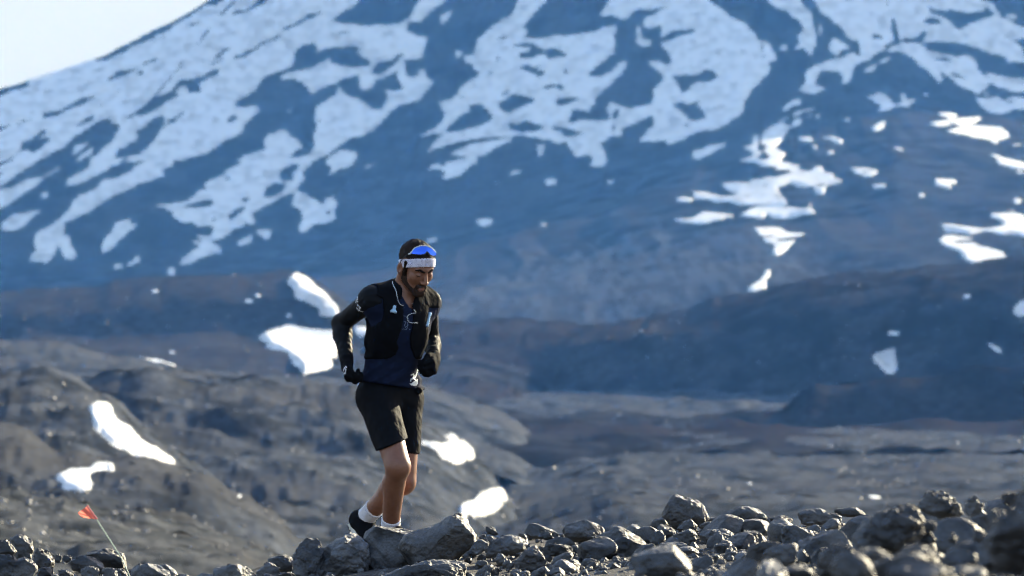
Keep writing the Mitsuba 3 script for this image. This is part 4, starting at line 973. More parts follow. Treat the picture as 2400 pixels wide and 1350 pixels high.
def egg(p, c, Rm, rad):
    """Ellipsoid; the rows of Rm are its axes."""
    q = (p - c) @ np.asarray(Rm).T
    rad = np.asarray(rad, float)
    k0, k1 = np.linalg.norm(q / rad, axis=-1), np.linalg.norm(q / rad ** 2, axis=-1)
    return k0 * (k0 - 1) / np.maximum(k1, 1e-9)


def sm(a, b, k):
    h = np.clip(0.5 + 0.5 * (b - a) / k, 0, 1)
    return b + (a - b) * h - k * h * (1 - h)


def smax(a, b, k):
    return -sm(-a, -b, k)


def union(k, *d):
    out = d[0]
    for x in d[1:]:
        out = sm(out, x, k)
    return out


def unit(v):
    return v / np.linalg.norm(v)


# joints, each read from the photograph and given its depth from the pose
HIP_R, HIP_L = W(884, 932, -0.06), W(945, 936, 0.05)
KNEE_R, KNEE_L = W(932, 1092, -0.27), W(945, 1128, 0.00)
ANK_R, ANK_L = W(915, 1238, -0.02), W(856, 1214, 0.27)
SH_R, SH_L = W(872, 702, -0.25), W(1003, 707, -0.04)
EL_R, EL_L = W(799, 758, -0.01), W(1011, 797, 0.15)
WR_R, WR_L = W(813, 848, -0.17), W(1018, 842, -0.07)
PELV, WAIST, CHEST, NECK = W(916, 920, 0.0), W(918, 850, -0.06), W(936, 768, -0.13), W(944, 690, -0.15)
HEAD = W(977, 622, -0.23)
side = unit(SH_R - SH_L)                        # towards his right hand
spine = unit(NECK - WAIST)
fwd = unit(np.cross(spine, side))               # out of his chest
if fwd[1] > 0:
    fwd = -fwd
side = unit(np.cross(fwd, spine)) * np.sign(np.dot(np.cross(fwd, spine), side))
TORSO = np.array([side, fwd, spine])

# head frame: x to his right, y forward, z up
yaw, pitch, roll = math.radians(34), math.radians(31), math.radians(-3)
hy = V3(math.sin(yaw) * math.cos(pitch), -math.cos(yaw) * math.cos(pitch), -math.sin(pitch))
hx = unit(np.cross(hy, V3(0, 0, 1)))
hz = np.cross(hx, hy)
hx, hz = hx * math.cos(roll) + hz * math.sin(roll), hz * math.cos(roll) - hx * math.sin(roll)
HM = np.array([hx, hy, hz])
I3 = np.eye(3)


def hl(p):
    return (p - HEAD) @ HM.T


def f_leg(p, hip, knee, ank, d=0.0):
    back = unit(np.cross(np.cross(ank - knee, fwd), ank - knee))
    if back @ fwd > 0:
        back = -back
    calf = knee + 0.30 * (ank - knee) + back * 0.022
    return union(0.035, cone(p, hip, knee, 0.076 + d, 0.054 + d), cone(p, hip + fwd * 0.015, knee + 0.15 * (hip - knee) + fwd * 0.012, 0.068 + d, 0.05 + d), cone(p, knee, ank, 0.048 + d, 0.034 + d),
                 cone(p, knee + 0.1 * (ank - knee), calf, 0.038 + d, 0.043 + d), cone(p, calf, ank, 0.042 + d, 0.028 + d), ball(p, knee - back * 0.012, 0.044 + d))


def f_torso(p, d=0.0):
    return union(0.06, cone(p, HIP_R, HIP_L, 0.088 + d, 0.086 + d), egg(p, PELV + V3(0, 0, 0.03), TORSO, (0.136 + d, 0.100 + d, 0.10 + d)), egg(p, WAIST, TORSO, (0.133 + d, 0.098 + d, 0.13 + d)),
                 egg(p, CHEST, TORSO, (0.158 + d, 0.112 + d, 0.17 + d)), cone(p, SH_R - 0.02 * side - 0.02 * spine, SH_L + 0.02 * side - 0.02 * spine, 0.062 + d, 0.062 + d),
                 egg(p, NECK - 0.075 * spine, TORSO, (0.10 + d, 0.07 + d, 0.075 + d)), cone(p, SH_R, NECK + 0.01 * spine, 0.046 + d, 0.045 + d), cone(p, SH_L, NECK + 0.01 * spine, 0.046 + d, 0.045 + d))


def f_arm(p, sh, el, wr, d=0.0):
    d = d - (0.006 if sh is SH_L else 0.002)
    return union(0.025, ball(p, sh, 0.055 + d), cone(p, sh, el, 0.047 + d, 0.039 + d), cone(p, el, el + 0.3 * (wr - el), 0.039 + d, 0.040 + d), cone(p, el + 0.3 * (wr - el), wr, 0.039 + d, 0.028 + d))


def f_neck(p, d=0.0):
    return union(0.02, cone(p, NECK - 0.03 * spine, HEAD - 0.045 * hz - 0.022 * hy, 0.060 + d, 0.056 + d), cone(p, NECK - 0.02 * spine + 0.045 * side, HEAD + 0.05 * hx - 0.05 * hz - 0.03 * hy, 0.022 + d, 0.02 + d))


def f_throat(p):
    return cone(p, NECK - 0.03 * spine, HEAD - 0.045 * hz - 0.022 * hy, 0.060, 0.056)


def f_head(p):
    q = hl(p)
    x = np.abs(q[..., 0])
    s = np.stack([x, q[..., 1], q[..., 2]], -1)
    d = egg(q, V3(0, -0.012, 0.032), I3, (0.0745, 0.094, 0.082))
    d = sm(d, egg(q, V3(0, 0.032, -0.035), I3, (0.058, 0.056, 0.085)), 0.03)
    d = sm(d, cone(s, V3(0.05, -0.004, -0.055), V3(0.016, 0.068, -0.108), 0.017, 0.018), 0.028)
    d = sm(d, egg(q, V3(0, 0.074, -0.108), I3, (0.022, 0.018, 0.017)), 0.02)
    d = sm(d, egg(s, V3(0.038, 0.06, -0.03), I3, (0.018, 0.014, 0.014)), 0.03)
    d = sm(d, cone(s, V3(0.0, 0.083, 0.018), V3(0.037, 0.07, 0.016), 0.011, 0.010), 0.014)          # brow
    d = smax(d, -egg(s, V3(0.031, 0.097, -0.006), I3, (0.017, 0.016, 0.0105)), 0.012)              # eye sockets
    d = sm(d, cone(q, V3(0, 0.084, 0.006), V3(0, 0.111, -0.038), 0.008, 0.0105), 0.010)             # nose
    d = sm(d, egg(s, V3(0.0125, 0.098, -0.042), I3, (0.0085, 0.011, 0.008)), 0.007)
    d = sm(d, egg(s, V3(0.0305, 0.0755, -0.0075), I3, (0.0135, 0.0125, 0.0115)), 0.003)            # lids
    d = sm(d, egg(q, V3(0, 0.085, -0.069), I3, (0.024, 0.010, 0.0065)), 0.006)                      # lips
    d = sm(d, egg(q, V3(0, 0.083, -0.080), I3, (0.019, 0.011, 0.007)), 0.006)
    d = smax(d, -egg(q, V3(0, 0.099, -0.0745), I3, (0.021, 0.008, 0.0022)), 0.003)
    ear = egg(s, V3(0.079, -0.012, -0.022), np.array([[0.92, 0.38, 0], [-0.38, 0.92, 0.2], [0, -0.2, 0.98]]), (0.010, 0.021, 0.033))
    ear = smax(ear, -egg(s, V3(0.091, -0.006, -0.018), I3, (0.010, 0.011, 0.019)), 0.004)
    return sm(d, ear, 0.008)


def foot_axes(ank, toe_dir, up):
    a = unit(toe_dir)
    u = unit(up - (up @ a) * a)
    return a, u, np.cross(a, u)


def f_foot(p, ank, a, u, w, d=0.0):
    base = ank - 0.055 * u
    return union(0.03, cone(p, base - 0.045 * a + 0.012 * u, base + 0.10 * a + 0.008 * u, 0.036 + d, 0.036 + d), cone(p, base + 0.10 * a - 0.002 * u, base + 0.165 * a - 0.008 * u + 0.008 * w, 0.038 + d, 0.028 + d),
                 cone(p, ank, base + 0.09 * a + 0.015 * u, 0.038 + d, 0.03 + d), cone(p, ank + 0.02 * u, base - 0.03 * a, 0.036 + d, 0.034 + d))


FA_R = foot_axes(ANK_R, V3(0.55, -0.82, -0.05), V3(0, 0, 1))
FA_L = foot_axes(ANK_L, V3(0.40, -0.62, -0.62), V3(0.3, -0.4, 0.85))


def hand_frame(wr, a, n):
    a = unit(a)
    n = unit(n - (n @ a) * a)
    return a, n, np.cross(a, n)


def f_hand(p, wr, fr, tsign, curl=1.0, d=0.0):
    """A loosely closed hand: palm, four curled fingers of different lengths, thumb from the side of the palm."""
    a, n, t = fr
    t = t * tsign
    o = lambda x, y, z: wr + x * a + y * t + z * n
    out = union(0.012, cone(p, o(-0.01, 0, 0), o(0.03, 0, 0), 0.026 + d, 0.026 + d), egg(p, o(0.05, 0, 0.002), np.array([a, t, n]), (0.052 + d, 0.042 + d, 0.0185 + d)), egg(p, o(0.032, 0.026, 0.010), np.array([a, t, n]), (0.03 + d, 0.018 + d, 0.017 + d)))
    for k, (off, L0, r) in enumerate(((0.032, 0.040, 0.0098), (0.0105, 0.044, 0.0100), (-0.011, 0.041, 0.0096), (-0.031, 0.033, 0.0086))):
        K = o(0.086 - 0.006 * abs(k - 1), off, 0.004)
        c = curl * (1.0 - 0.05 * k)
        a1, a2, a3 = 1.15 * c, 2.45 * c, 3.35 * c
        s1 = K + L0 * (math.cos(a1) * a + math.sin(a1) * n)
        s2 = s1 + 0.62 * L0 * (math.cos(a2) * a + math.sin(a2) * n)
        s3 = s2 + 0.5 * L0 * (math.cos(a3) * a + math.sin(a3) * n)
        fing = union(0.004, cone(p, o(0.055, off * 0.85, 0), K, r + 0.002 + d, r + 0.0015 + d), cone(p, K, s1, r + 0.001 + d, r + d), cone(p, s1, s2, r + d, r - 0.0005 + d), cone(p, s2, s3, r - 0.0005 + d, r - 0.0015 + d))
        out = sm(out, fing, 0.004)
    th = union(0.004, cone(p, o(0.018, 0.030, 0.010), o(0.058, 0.052, 0.020), 0.0145 + d, 0.0115 + d), cone(p, o(0.058, 0.052, 0.020), o(0.083, 0.045, 0.036), 0.0115 + d, 0.0105 + d), cone(p, o(0.083, 0.045, 0.036), o(0.097, 0.028, 0.048), 0.0105 + d, 0.009 + d))
    return sm(out, th, 0.006)


HR = hand_frame(WR_R, 0.4 * unit(WR_R - EL_R) + V3(-0.02, -0.1, -0.6), V3(1.0, -0.15, 0.1))
HL = hand_frame(WR_L, V3(-0.02, -0.80, -0.42), V3(-1.0, 0.1, -0.15))
t_r = 1.0 if (np.cross(HR[0], HR[1]) @ V3(0.2, -0.8, 0.5)) > 0 else -1.0
t_l = 1.0 if (np.cross(HL[0], HL[1]) @ V3(0, 0, 1)) > 0 else -1.0


def f_body(p):
    d = f_torso(p, -0.004)
    d = d + 0.012 * np.clip((PELV[2] + 0.06 - p[..., 2]) * 20, 0, 1)
    d = sm(d, f_neck(p), 0.025)
    d = sm(d, f_arm(p, SH_R, EL_R, WR_R), 0.03)
    d = sm(d, f_arm(p, SH_L, EL_L, WR_L), 0.03)
    d = sm(d, f_leg(p, HIP_R, KNEE_R, ANK_R), 0.02)
    d = sm(d, f_leg(p, HIP_L, KNEE_L, ANK_L), 0.02)
    d = sm(d, f_foot(p, ANK_R, *FA_R, d=-0.008), 0.02)
    return sm(d, f_foot(p, ANK_L, *FA_L, d=-0.008), 0.02)


def bounds(pts, r):
    pts = np.array(pts)
    return pts.min(0) - r, pts.max(0) + r


ALLJ = [HIP_R, HIP_L, KNEE_R, KNEE_L, ANK_R, ANK_L, SH_R, SH_L, EL_R, EL_L, WR_R, WR_L, NECK, ANK_R + 0.2 * FA_R[0], ANK_L + 0.2 * FA_L[0]]


def skin_tex(p, n, uv):
    a = fbm(p.x * 40, p.y * 40, p.z * 40, 3)
    return mix(mi.Color3f(0.20, 0.083, 0.046), mi.Color3f(0.27, 0.122, 0.072), a) * (0.9 + 0.2 * noise(p.x * 300, p.y * 300, p.z * 300))


def cloth(name, color, dark, scale, bump=0.0006, r=0.85, sheen=0.15, spec=0.08):
    def f(p, n, uv):
        return mix(mi.Color3f(*dark), mi.Color3f(*color), fbm(p.x * scale, p.y * scale, p.z * scale, 3))
    def b(p, n, uv):
        return fbm(p.x * 45, p.y * 45, p.z * 30, 3)
    scene[name] = bumped({'type': 'principled', 'base_color': proc(f), 'roughness': r, 'specular': spec, 'sheen': sheen}, b, bump * 18, 0.002)


scene['mat_skin'] = {'type': 'principled', 'base_color': proc(skin_tex), 'roughness': 0.42, 'specular': 0.5}
cloth('mat_shirt', (0.012, 0.019, 0.046), (0.008, 0.013, 0.034), 60, sheen=0.0)
cloth('mat_black', (0.006, 0.007, 0.0095), (0.003, 0.0035, 0.005), 60, sheen=0.0)
cloth('mat_sleeve', (0.010, 0.0115, 0.014), (0.006, 0.007, 0.009), 80, r=0.55, sheen=0.12)
cloth('mat_shorts', (0.007, 0.008, 0.0105), (0.004, 0.0045, 0.006), 50, r=0.7, sheen=0.0)
cloth('mat_sock', (0.80, 0.79, 0.80), (0.66, 0.65, 0.68), 90)
cloth('mat_band', (0.78, 0.76, 0.84), (0.68, 0.66, 0.76), 200)
cloth('mat_hair', (0.030, 0.018, 0.012), (0.010, 0.007, 0.006), 150, bump=0.002, r=0.5)
cloth('mat_beard', (0.075, 0.042, 0.028), (0.016, 0.011, 0.009), 420, bump=0.001, r=0.7)
scene['mat_sole'] = rough(rgb(0.7, 0.66, 0.56), 0.6)
scene['mat_print'] = rough(rgb(0.62, 0.7, 0.78), 0.5)
scene['mat_print_dim'] = rough(rgb(0.12, 0.16, 0.24), 0.6)
scene['mat_lilac'] = rough(rgb(0.30, 0.28, 0.42), 0.7)
scene['mat_lens'] = {'type': 'twosided', 'bsdf': {'type': 'principled', 'base_color': rgb(0.07, 0.20, 0.90), 'metallic': 0.85, 'roughness': 0.07, 'specular': 0.6}}
scene['mat_frame'] = rough(rgb(0.02, 0.02, 0.025), 0.3, 0.6)
scene['mat_white'] = rough(rgb(0.78, 0.78, 0.8), 0.4, 0.5)
scene['mat_cord'] = rough(rgb(0.62, 0.64, 0.66), 0.5)
scene['mat_valve'] = {'type': 'principled', 'base_color': rgb(0.36, 0.56, 0.72), 'roughness': 0.3, 'specular': 0.6}
scene['mat_lip'] = rough(rgb(0.30, 0.12, 0.09), 0.45, 0.4)
scene['mat_eye'] = rough(rgb(0.03, 0.02, 0.018), 0.25, 0.6)

man = 'person'
labels[man] = {'label': 'runner in navy shirt and black shorts, head bowed, behind the two big boulders', 'category': 'person'}
blo, bhi = bounds(ALLJ, 0.16)
body = relax(nets(f_body, blo, bhi, 0.0075), 2)
head_lo, head_hi = HEAD - 0.17, HEAD + 0.17


def f_headneck(p):
    return sm(f_head(p), f_neck(p), 0.02)


headm = relax(nets(f_headneck, head_lo, head_hi, 0.0026), 1)
try:
    mb = m3.Manifold(m3.Mesh(np.asarray(body.vertices, np.float32), np.asarray(body.faces, np.uint32)))
    mh = m3.Manifold(m3.Mesh(np.asarray(headm.vertices, np.float32), np.asarray(headm.faces, np.uint32)))
    whole = mb + mh
    assert whole.num_tri() > 1000
except Exception:
    whole = trimesh.util.concatenate([body, headm])
put('body', whole, 'mat_skin', man)

# --- hair, beard, brows, eyes


def f_skull(p):
    return egg(hl(p), V3(0, -0.012, 0.032), I3, (0.0745, 0.094, 0.082))


def f_hair(p):
    q = hl(p)
    fuzz = 0.010 * fb(q * [110, 45, 80], 3, 5) + 0.004 * fb(q * 260, 2, 6)
    d = egg(q, V3(0, -0.016, 0.033), I3, (0.081, 0.100, 0.086)) + fuzz
    cut = np.maximum(0.045 - q[..., 2] - 0.75 * np.maximum(-q[..., 1] - 0.0, 0) * 1.0, -1)      # hairline: high in front, low at the nape
    cut = np.maximum(cut, -0.07 - q[..., 2])
    burn = cone(np.stack([np.abs(q[..., 0]), q[..., 1], q[..., 2]], -1), V3(0.073, 0.018, 0.03), V3(0.068, 0.016, -0.035), 0.013, 0.009) + fuzz * 0.5
    return np.minimum(smax(d, cut, 0.008), burn)


put('hair', relax(nets(f_hair, head_lo, head_hi, 0.0024), 1), 'mat_hair', man)


def f_beard(p):
    q = hl(p)
    s = np.stack([np.abs(q[..., 0]), q[..., 1], q[..., 2]], -1)
    reg = union(0.012, cone(s, V3(0.070, 0.012, -0.02), V3(0.056, 0.016, -0.066), 0.012, 0.020), cone(s, V3(0.056, 0.016, -0.066), V3(0.018, 0.078, -0.108), 0.020, 0.019), cone(s, V3(0, 0.082, -0.112), V3(0.014, 0.078, -0.112), 0.020, 0.02))
    tash = union(0.006, cone(s, V3(0.0, 0.097, -0.0575), V3(0.026, 0.088, -0.066), 0.0085, 0.0075), cone(s, V3(0.026, 0.088, -0.066), V3(0.030, 0.080, -0.092), 0.0075, 0.010))
    mouth = egg(q, V3(0, 0.094, -0.0775), I3, (0.023, 0.016, 0.0095))
    reg = smax(np.minimum(reg, tash), -mouth, 0.004)
    tash = smax(tash, -mouth, 0.003)
    fuzz = 0.0022 * fb(q * 200, 2, 8)
    hn = f_headneck(p)
    return np.minimum(smax(hn - 0.0018 + fuzz * 0.8, reg + 0.006 * fb(q * 60, 2, 12), 0.004), smax(hn - 0.0040 + fuzz, tash - 0.001, 0.003))


put('beard', relax(nets(f_beard, head_lo, head_hi, 0.0024), 1), 'mat_beard', man)


def head_piece(f, h=0.0018, it=1):
    return relax(nets(f, head_lo + 0.03, head_hi - 0.03, h), it)


def f_brow(sx):
    def f(p):
        q = hl(p) * [sx, 1, 1]
        reg = union(0.004, cone(q, V3(0.012, 0.09, 0.012), V3(0.034, 0.085, 0.021), 0.0062, 0.0062), cone(q, V3(0.034, 0.085, 0.021), V3(0.05, 0.07, 0.014), 0.006, 0.003))
        return smax(f_head(p) - 0.0022, reg, 0.003)
    return f


def f_lash(sx):
    def f(p):
        q = hl(p) * [sx, 1, 1]
        reg = union(0.003, cone(q, V3(0.018, 0.088, -0.010), V3(0.031, 0.091, -0.0125), 0.003, 0.0036), cone(q, V3(0.031, 0.091, -0.0125), V3(0.045, 0.082, -0.009), 0.0036, 0.0026))
        return smax(f_head(p) - 0.0012, reg, 0.001)
    return f


for sx in (1, -1):
    put('eyebrow', head_piece(f_brow(sx)), 'mat_hair', man)
    put('eye', head_piece(f_lash(sx), 0.0014), 'mat_eye', man)
put('lips', head_piece(lambda p: smax(f_head(p) - 0.0009, union(0.003, egg(hl(p), V3(0, 0.09, -0.081), I3, (0.018, 0.014, 0.0052)), egg(hl(p), V3(0, 0.09, -0.0695), I3, (0.019, 0.014, 0.0035))), 0.002)), 'mat_lip', man)

# --- headband: a level ring round the brow, its lettering, and the sunglasses pushed up above it
BZ0, BZ1 = W(978, 627, -0.3)[2], W(978, 606.5, -0.3)[2]


def f_scalp(p):
    q = hl(p)
    return union(0.03, egg(q, V3(0, -0.014, 0.033), I3, (0.078, 0.0965, 0.086)), egg(q, V3(0, 0.032, -0.035), I3, (0.060, 0.058, 0.085)))


def f_band(p):
    d = np.abs(f_scalp(p) - 0.005) - 0.0028
    tilt = (p[..., 0] - HEAD[0]) * 0.02
    zc, zh = 0.5 * (BZ0 + BZ1), 0.5 * (BZ1 - BZ0)
    return smax(d, np.abs(p[..., 2] - zc - tilt) - zh, 0.003)


put('headband', relax(nets(f_band, head_lo, head_hi, 0.0026), 1), 'mat_band', man)


def on_surface(f, x, z, y0=YR - 0.75, n=66, step=0.02):
    """The y at which a level line of sight from the camera first meets the field f at x, z."""
    x, z = np.atleast_1d(x), np.atleast_1d(z)
    ys = y0 + step * np.arange(n)
    F = f(np.stack(np.broadcast_arrays(x[:, None], ys[None], z[:, None]), -1))
    k = np.argmax(F < 0, axis=1)
    hit = F[np.arange(len(x)), k] < 0
    a, b = ys[np.maximum(k, 1) - 1], ys[np.maximum(k, 1)]
    for _ in range(6):
        c = 0.5 * (a + b)
        inside = f(np.stack([x, c, z], -1)[None])[0] < 0
        a, b = np.where(inside, a, c), np.where(inside, c, b)
    return np.where(hit, 0.5 * (a + b), np.nan)


def drape(mesh2d, f, lift, maxedge=0.004, y0=None):
    """Lays a flat piece given in the picture's x-z plane onto the field f, with a little thickness."""
    m = mesh2d.copy()
    v, fc = trimesh.remesh.subdivide_to_size(m.vertices, m.faces, maxedge, max_iter=12)
    g0 = v[:, :2].min(0) - 0.004
    n0, n1 = np.ceil((v[:, :2].max(0) + 0.004 - g0) / 0.003).astype(int) + 1
    gx, gz = np.meshgrid(g0[0] + 0.003 * np.arange(n0), g0[1] + 0.003 * np.arange(n1), indexing='ij')
    Y = on_surface(f, gx.ravel(), gz.ravel()).reshape(gx.shape)
    bad = np.isnan(Y)
    Y = np.where(bad, np.nanmedian(Y), Y)
    at_ = ((v[:, :2] - g0) / 0.003).T
    y = map_coordinates(Y, at_, order=1, mode='nearest')
    ok = map_coordinates(bad.astype(float), at_, order=1, mode='nearest') < 0.3
    p = np.stack([v[:, 0], y - lift - v[:, 2] * 0.6, v[:, 1]], 1)
    keep = ok[fc].all(1)
    return p, fc[keep]


def ribbon(path, width):
    from shapely.geometry import LineString
    return LineString(path).buffer(width / 2, cap_style=1, join_style=1)


def flat(shape, depth=0.0012):
    gs = getattr(shape, 'geoms', [shape])
    return trimesh.util.concatenate([trimesh.creation.extrude_polygon(g, depth, engine='earcut') for g in gs if g.area > 1e-7])


def px2(pts):
    w = at(np.array(pts)[:, 0], np.array(pts)[:, 1], YR - 0.25)
    return w[:, [0, 2]]


def outline_letter(strokes, width, line):
    from shapely.ops import unary_union
    g = unary_union([ribbon(px2(s), width) for s in strokes])
    return g.difference(g.buffer(-line))


LET = [  # the visible end of the word, ...MOUR, in hollow letters
    [[(940, 624), (940, 612), (945, 619), (949, 611), (951, 624)]],
    [[(958, 612), (955, 616), (956, 622), (961, 624), (966, 621), (967, 615), (963, 611), (958, 612)]],
    [[(975, 611), (975, 619), (979, 623), (986, 623), (990, 619), (990, 611)]],
    [[(999, 624), (999, 611), (1006, 611), (1009, 614), (1007, 618), (1000, 618)], [(1004, 618), (1009, 624)]]]
from shapely.ops import unary_union
txt = flat(unary_union([outline_letter(s, 0.0082, 0.0017) for s in LET]))
put('lettering', drape(txt, lambda p: f_scalp(p) - 0.0078, 0.0006), 'mat_lilac', man + '__headband', smooth=False, label='grey outlined letters on the white headband')


def lens_mesh():
    """Curved shield lens sitting above the headband; every column follows the head at a small distance."""
    cols = np.linspace(963, 1022, 34)
    top = np.interp(cols, [963, 972, 985, 1000, 1012, 1022], [593, 582, 577, 577, 582, 592])
    bot = np.interp(cols, [963, 972, 985, 995, 1001, 1008, 1016, 1022], [595, 596, 597, 596, 589, 597, 600, 598])
    rows = 8
    V = []
    for c, t0, b0 in zip(cols, top, bot):
        w = at(np.full(rows, c), np.linspace(t0, b0, rows), YR - 0.3)
        y = on_surface(lambda p: f_scalp(p) - 0.019, w[:, 0], w[:, 2])
        yy = np.where(np.isnan(y), HEAD[1] - 0.02, y)
        V.append(np.stack([w[:, 0], yy, w[:, 2]], 1))
    V = np.array(V)
    V[..., 1] = gaussian_filter(V[..., 1], (2, 2))
    n, m = V.shape[:2]
    i, j = np.meshgrid(np.arange(n - 1), np.arange(m - 1), indexing='ij')
    q = np.stack([i * m + j, (i + 1) * m + j, (i + 1) * m + j + 1, i * m + j + 1], -1).reshape(-1, 4)
    front = V.reshape(-1, 3)
    back = front + [0, 0.003, 0]
    N = len(front)
    rim = [(k * m, (k + 1) * m) for k in range(n - 1)] + [((k + 1) * m + m - 1, k * m + m - 1) for k in range(n - 1)]
    side_q = np.array([[a, b, b + N, a + N] for a, b in rim])
    return (np.vstack([front, back]), np.vstack([q, q[:, ::-1] + N, side_q])), V


glasses = man + '__sunglasses'
(lm, LV) = lens_mesh()


def tube(pts, r, sides=8, closed=False):
    from scipy.interpolate import CubicSpline
    pts = np.asarray(pts, float)
    k = np.arange(len(pts))
    fine = CubicSpline(k, pts)(np.linspace(0, len(pts) - 1, len(pts) * 7))
    import common as _c
    rr = np.full(len(fine), r) if np.isscalar(r) else np.interp(np.linspace(0, 1, len(fine)), np.linspace(0, 1, len(r)), r)
    v, f = _c.tube(fine, rr, sides)
    return v, f


put('sunglasses', tube(LV[:, 0] + [0, -0.001, 0.001], 0.0022), 'mat_white', man)
put('lens', lm, 'mat_lens', glasses)
low = LV[:, -1] + [0, 0.003, -0.002]
put('frame', tube(low[2:-1], 0.0035), 'mat_frame', glasses)
arm_pts = [LV[0, 2] + [0.004, 0, 0], W(957, 596, -0.29), W(948, 604, -0.245), W(941, 612, -0.2), W(937.5, 620, -0.185)]
arm_pts = [np.array([p[0], np.nan_to_num(on_surface(lambda q: f_band(q) if False else f_scalp(q) - 0.010, p[0:1], p[2:3])[0], nan=p[1]), p[2]]) for p in map(np.asarray, arm_pts)]
put('temple', tube(arm_pts, [0.0035, 0.0028, 0.0022, 0.002, 0.0018]), 'mat_frame', glasses)
put('hinge', tube([LV[1, 1] + [0.002, -0.002, 0], arm_pts[0] + [-0.006, -0.003, -0.002], arm_pts[1] + [0.002, -0.003, 0.001]], 0.0038), 'mat_white', glasses)

# --- clothes
folds = lambda p, s, sd: fb(p * s, 3, sd)


def f_shirt_core(p, d=0.006):
    return f_torso(p, d)


HEM = [W(846, 893, -0.05), W(976, 912, -0.05)]


def f_shirt(p):
    d = f_shirt_core(p) - 0.012 * np.clip((W(0, 850)[2] - p[..., 2]) * 12, 0, 1)
    axis = p[..., 0] * 0.55 - p[..., 2] * 0.83
    d = d - 0.0045 * np.sin(axis * 120 + 4 * fb(p * 7, 2, 3)) * np.clip((W(0, 840)[2] - p[..., 2]) * 9, 0, 1) + 0.008 * folds(p, 16, 2)
    hz_ = HEM[0][2] + (p[..., 0] - HEM[0][0]) * (HEM[1][2] - HEM[0][2]) / (HEM[1][0] - HEM[0][0])
    d = smax(d, hz_ - p[..., 2], 0.006)
    d = smax(d, -(f_throat(p) - 0.010), 0.006)
    return smax(d, -(cone(p, NECK - 0.035 * spine + 0.055 * fwd, NECK + 0.06 * spine + 0.03 * fwd, 0.055, 0.07)), 0.008)


tlo, thi = bounds([HIP_R, HIP_L, SH_R, SH_L, NECK, CHEST], 0.2)
shirt = relax(nets(f_shirt, tlo, thi, 0.006), 2)
put('shirt', shirt, 'mat_shirt', man)


def f_sleeve(sh, el, wr, sd):
    def f(p):
        a = unit(wr - el)
        along = (p - el) @ a
        wrk = 0.0022 * np.sin(along * 210 + 9 * fb(p * 16, 2, sd)) * np.clip(along / np.linalg.norm(wr - el) * 1.6 - 0.2, 0.05, 1) + 0.002 * folds(p, 26, sd)
        d = union(0.03, f_arm(p, sh, el, wr, 0.0055), ball(p, sh - 0.008 * spine, 0.060 if sh is SH_L else 0.066)) + wrk * np.clip((along + np.linalg.norm(el - sh) * 0.6) * 8, 0, 1)
        d = smax(d, (p - wr) @ a - 0.012, 0.004)
        inner = (p - (sh + side * (0.055 if sh is SH_L else -0.055))) @ (side if sh is SH_L else -side)
        return smax(d, inner, 0.01)
    return f


for sh, el, wr, sd in ((SH_R, EL_R, WR_R, 1), (SH_L, EL_L, WR_L, 2)):
    lo, hi = bounds([sh, el, wr], 0.09)
    put('sleeve', relax(nets(f_sleeve(sh, el, wr, sd), lo, hi, 0.005), 2), 'mat_sleeve', man)

# gloves
for wr, fr, ts, dct in ((WR_R, HR, t_r, 'right'), (WR_L, HL, t_l, 'left')):
    fh = lambda p, wr=wr, fr=fr, ts=ts: smax(union(0.008, f_hand(p, wr, fr, ts, 0.92, 0.0022), cone(p, wr - 0.035 * fr[0], wr + 0.01 * fr[0], 0.031, 0.029)), -((p - wr) @ fr[0]) - 0.03, 0.003)
    key = put('glove', relax(nets(fh, wr - 0.16, wr + 0.16, 0.0032), 1), 'mat_black', man, label=None)
    if dct == 'right':
        from shapely.geometry import Polygon
        ring = Polygon(px2([(804, 878), (802, 872), (806, 862), (810, 857), (813, 860), (811, 868), (809, 877)]))
        ring = ring.difference(ring.buffer(-0.0042))
        put('mark', drape(flat(ring), fh, 0.0008), 'mat_white', key, smooth=False)

# vest: black shell over shoulders, back and both sides of the chest, with bulging pockets
PANEL_R = [(905, 640), (944, 668), (941, 700), (930, 706), (945, 716), (946, 745), (940, 775), (930, 800), (934, 815), (926, 832), (905, 842), (870, 842), (852, 820), (846, 806), (852, 790), (853, 772), (872, 765), (895, 752), (900, 735), (898, 700), (872, 690), (840, 700), (850, 655)]
PANEL_L = [(975, 690), (985, 668), (1030, 660), (1030, 720), (1004, 720), (1000, 750), (1004, 775), (1002, 800), (1000, 835), (990, 852), (972, 840), (962, 815), (960, 790), (966, 770), (968, 745), (966, 715)]


def poly_field(poly):
    q = px2(poly)
    def f(p):
        return -signed(q * 1000, p[..., 0] * 1000, p[..., 2] * 1000) / 1000
    return f


FR_, FL_ = poly_field(PANEL_R), poly_field(PANEL_L)
MIDY = (CHEST + 0.02 * fwd)[1]


def vest_shell(p):
    bump = 0.003 * folds(p, 20, 5) + 0.001 * folds(p, 70, 6)
    return f_torso(p, 0.015) + bump


POCK_R = [(W(886, 805, -0.20), (0.040, 0.030, 0.052)), (W(915, 785, -0.23), (0.026, 0.024, 0.075)), (W(868, 800, -0.16), (0.03, 0.03, 0.045))]
POCK_L = [(W(984, 800, -0.14), (0.026, 0.026, 0.075)), (W(985, 755, -0.17), (0.022, 0.02, 0.05))]


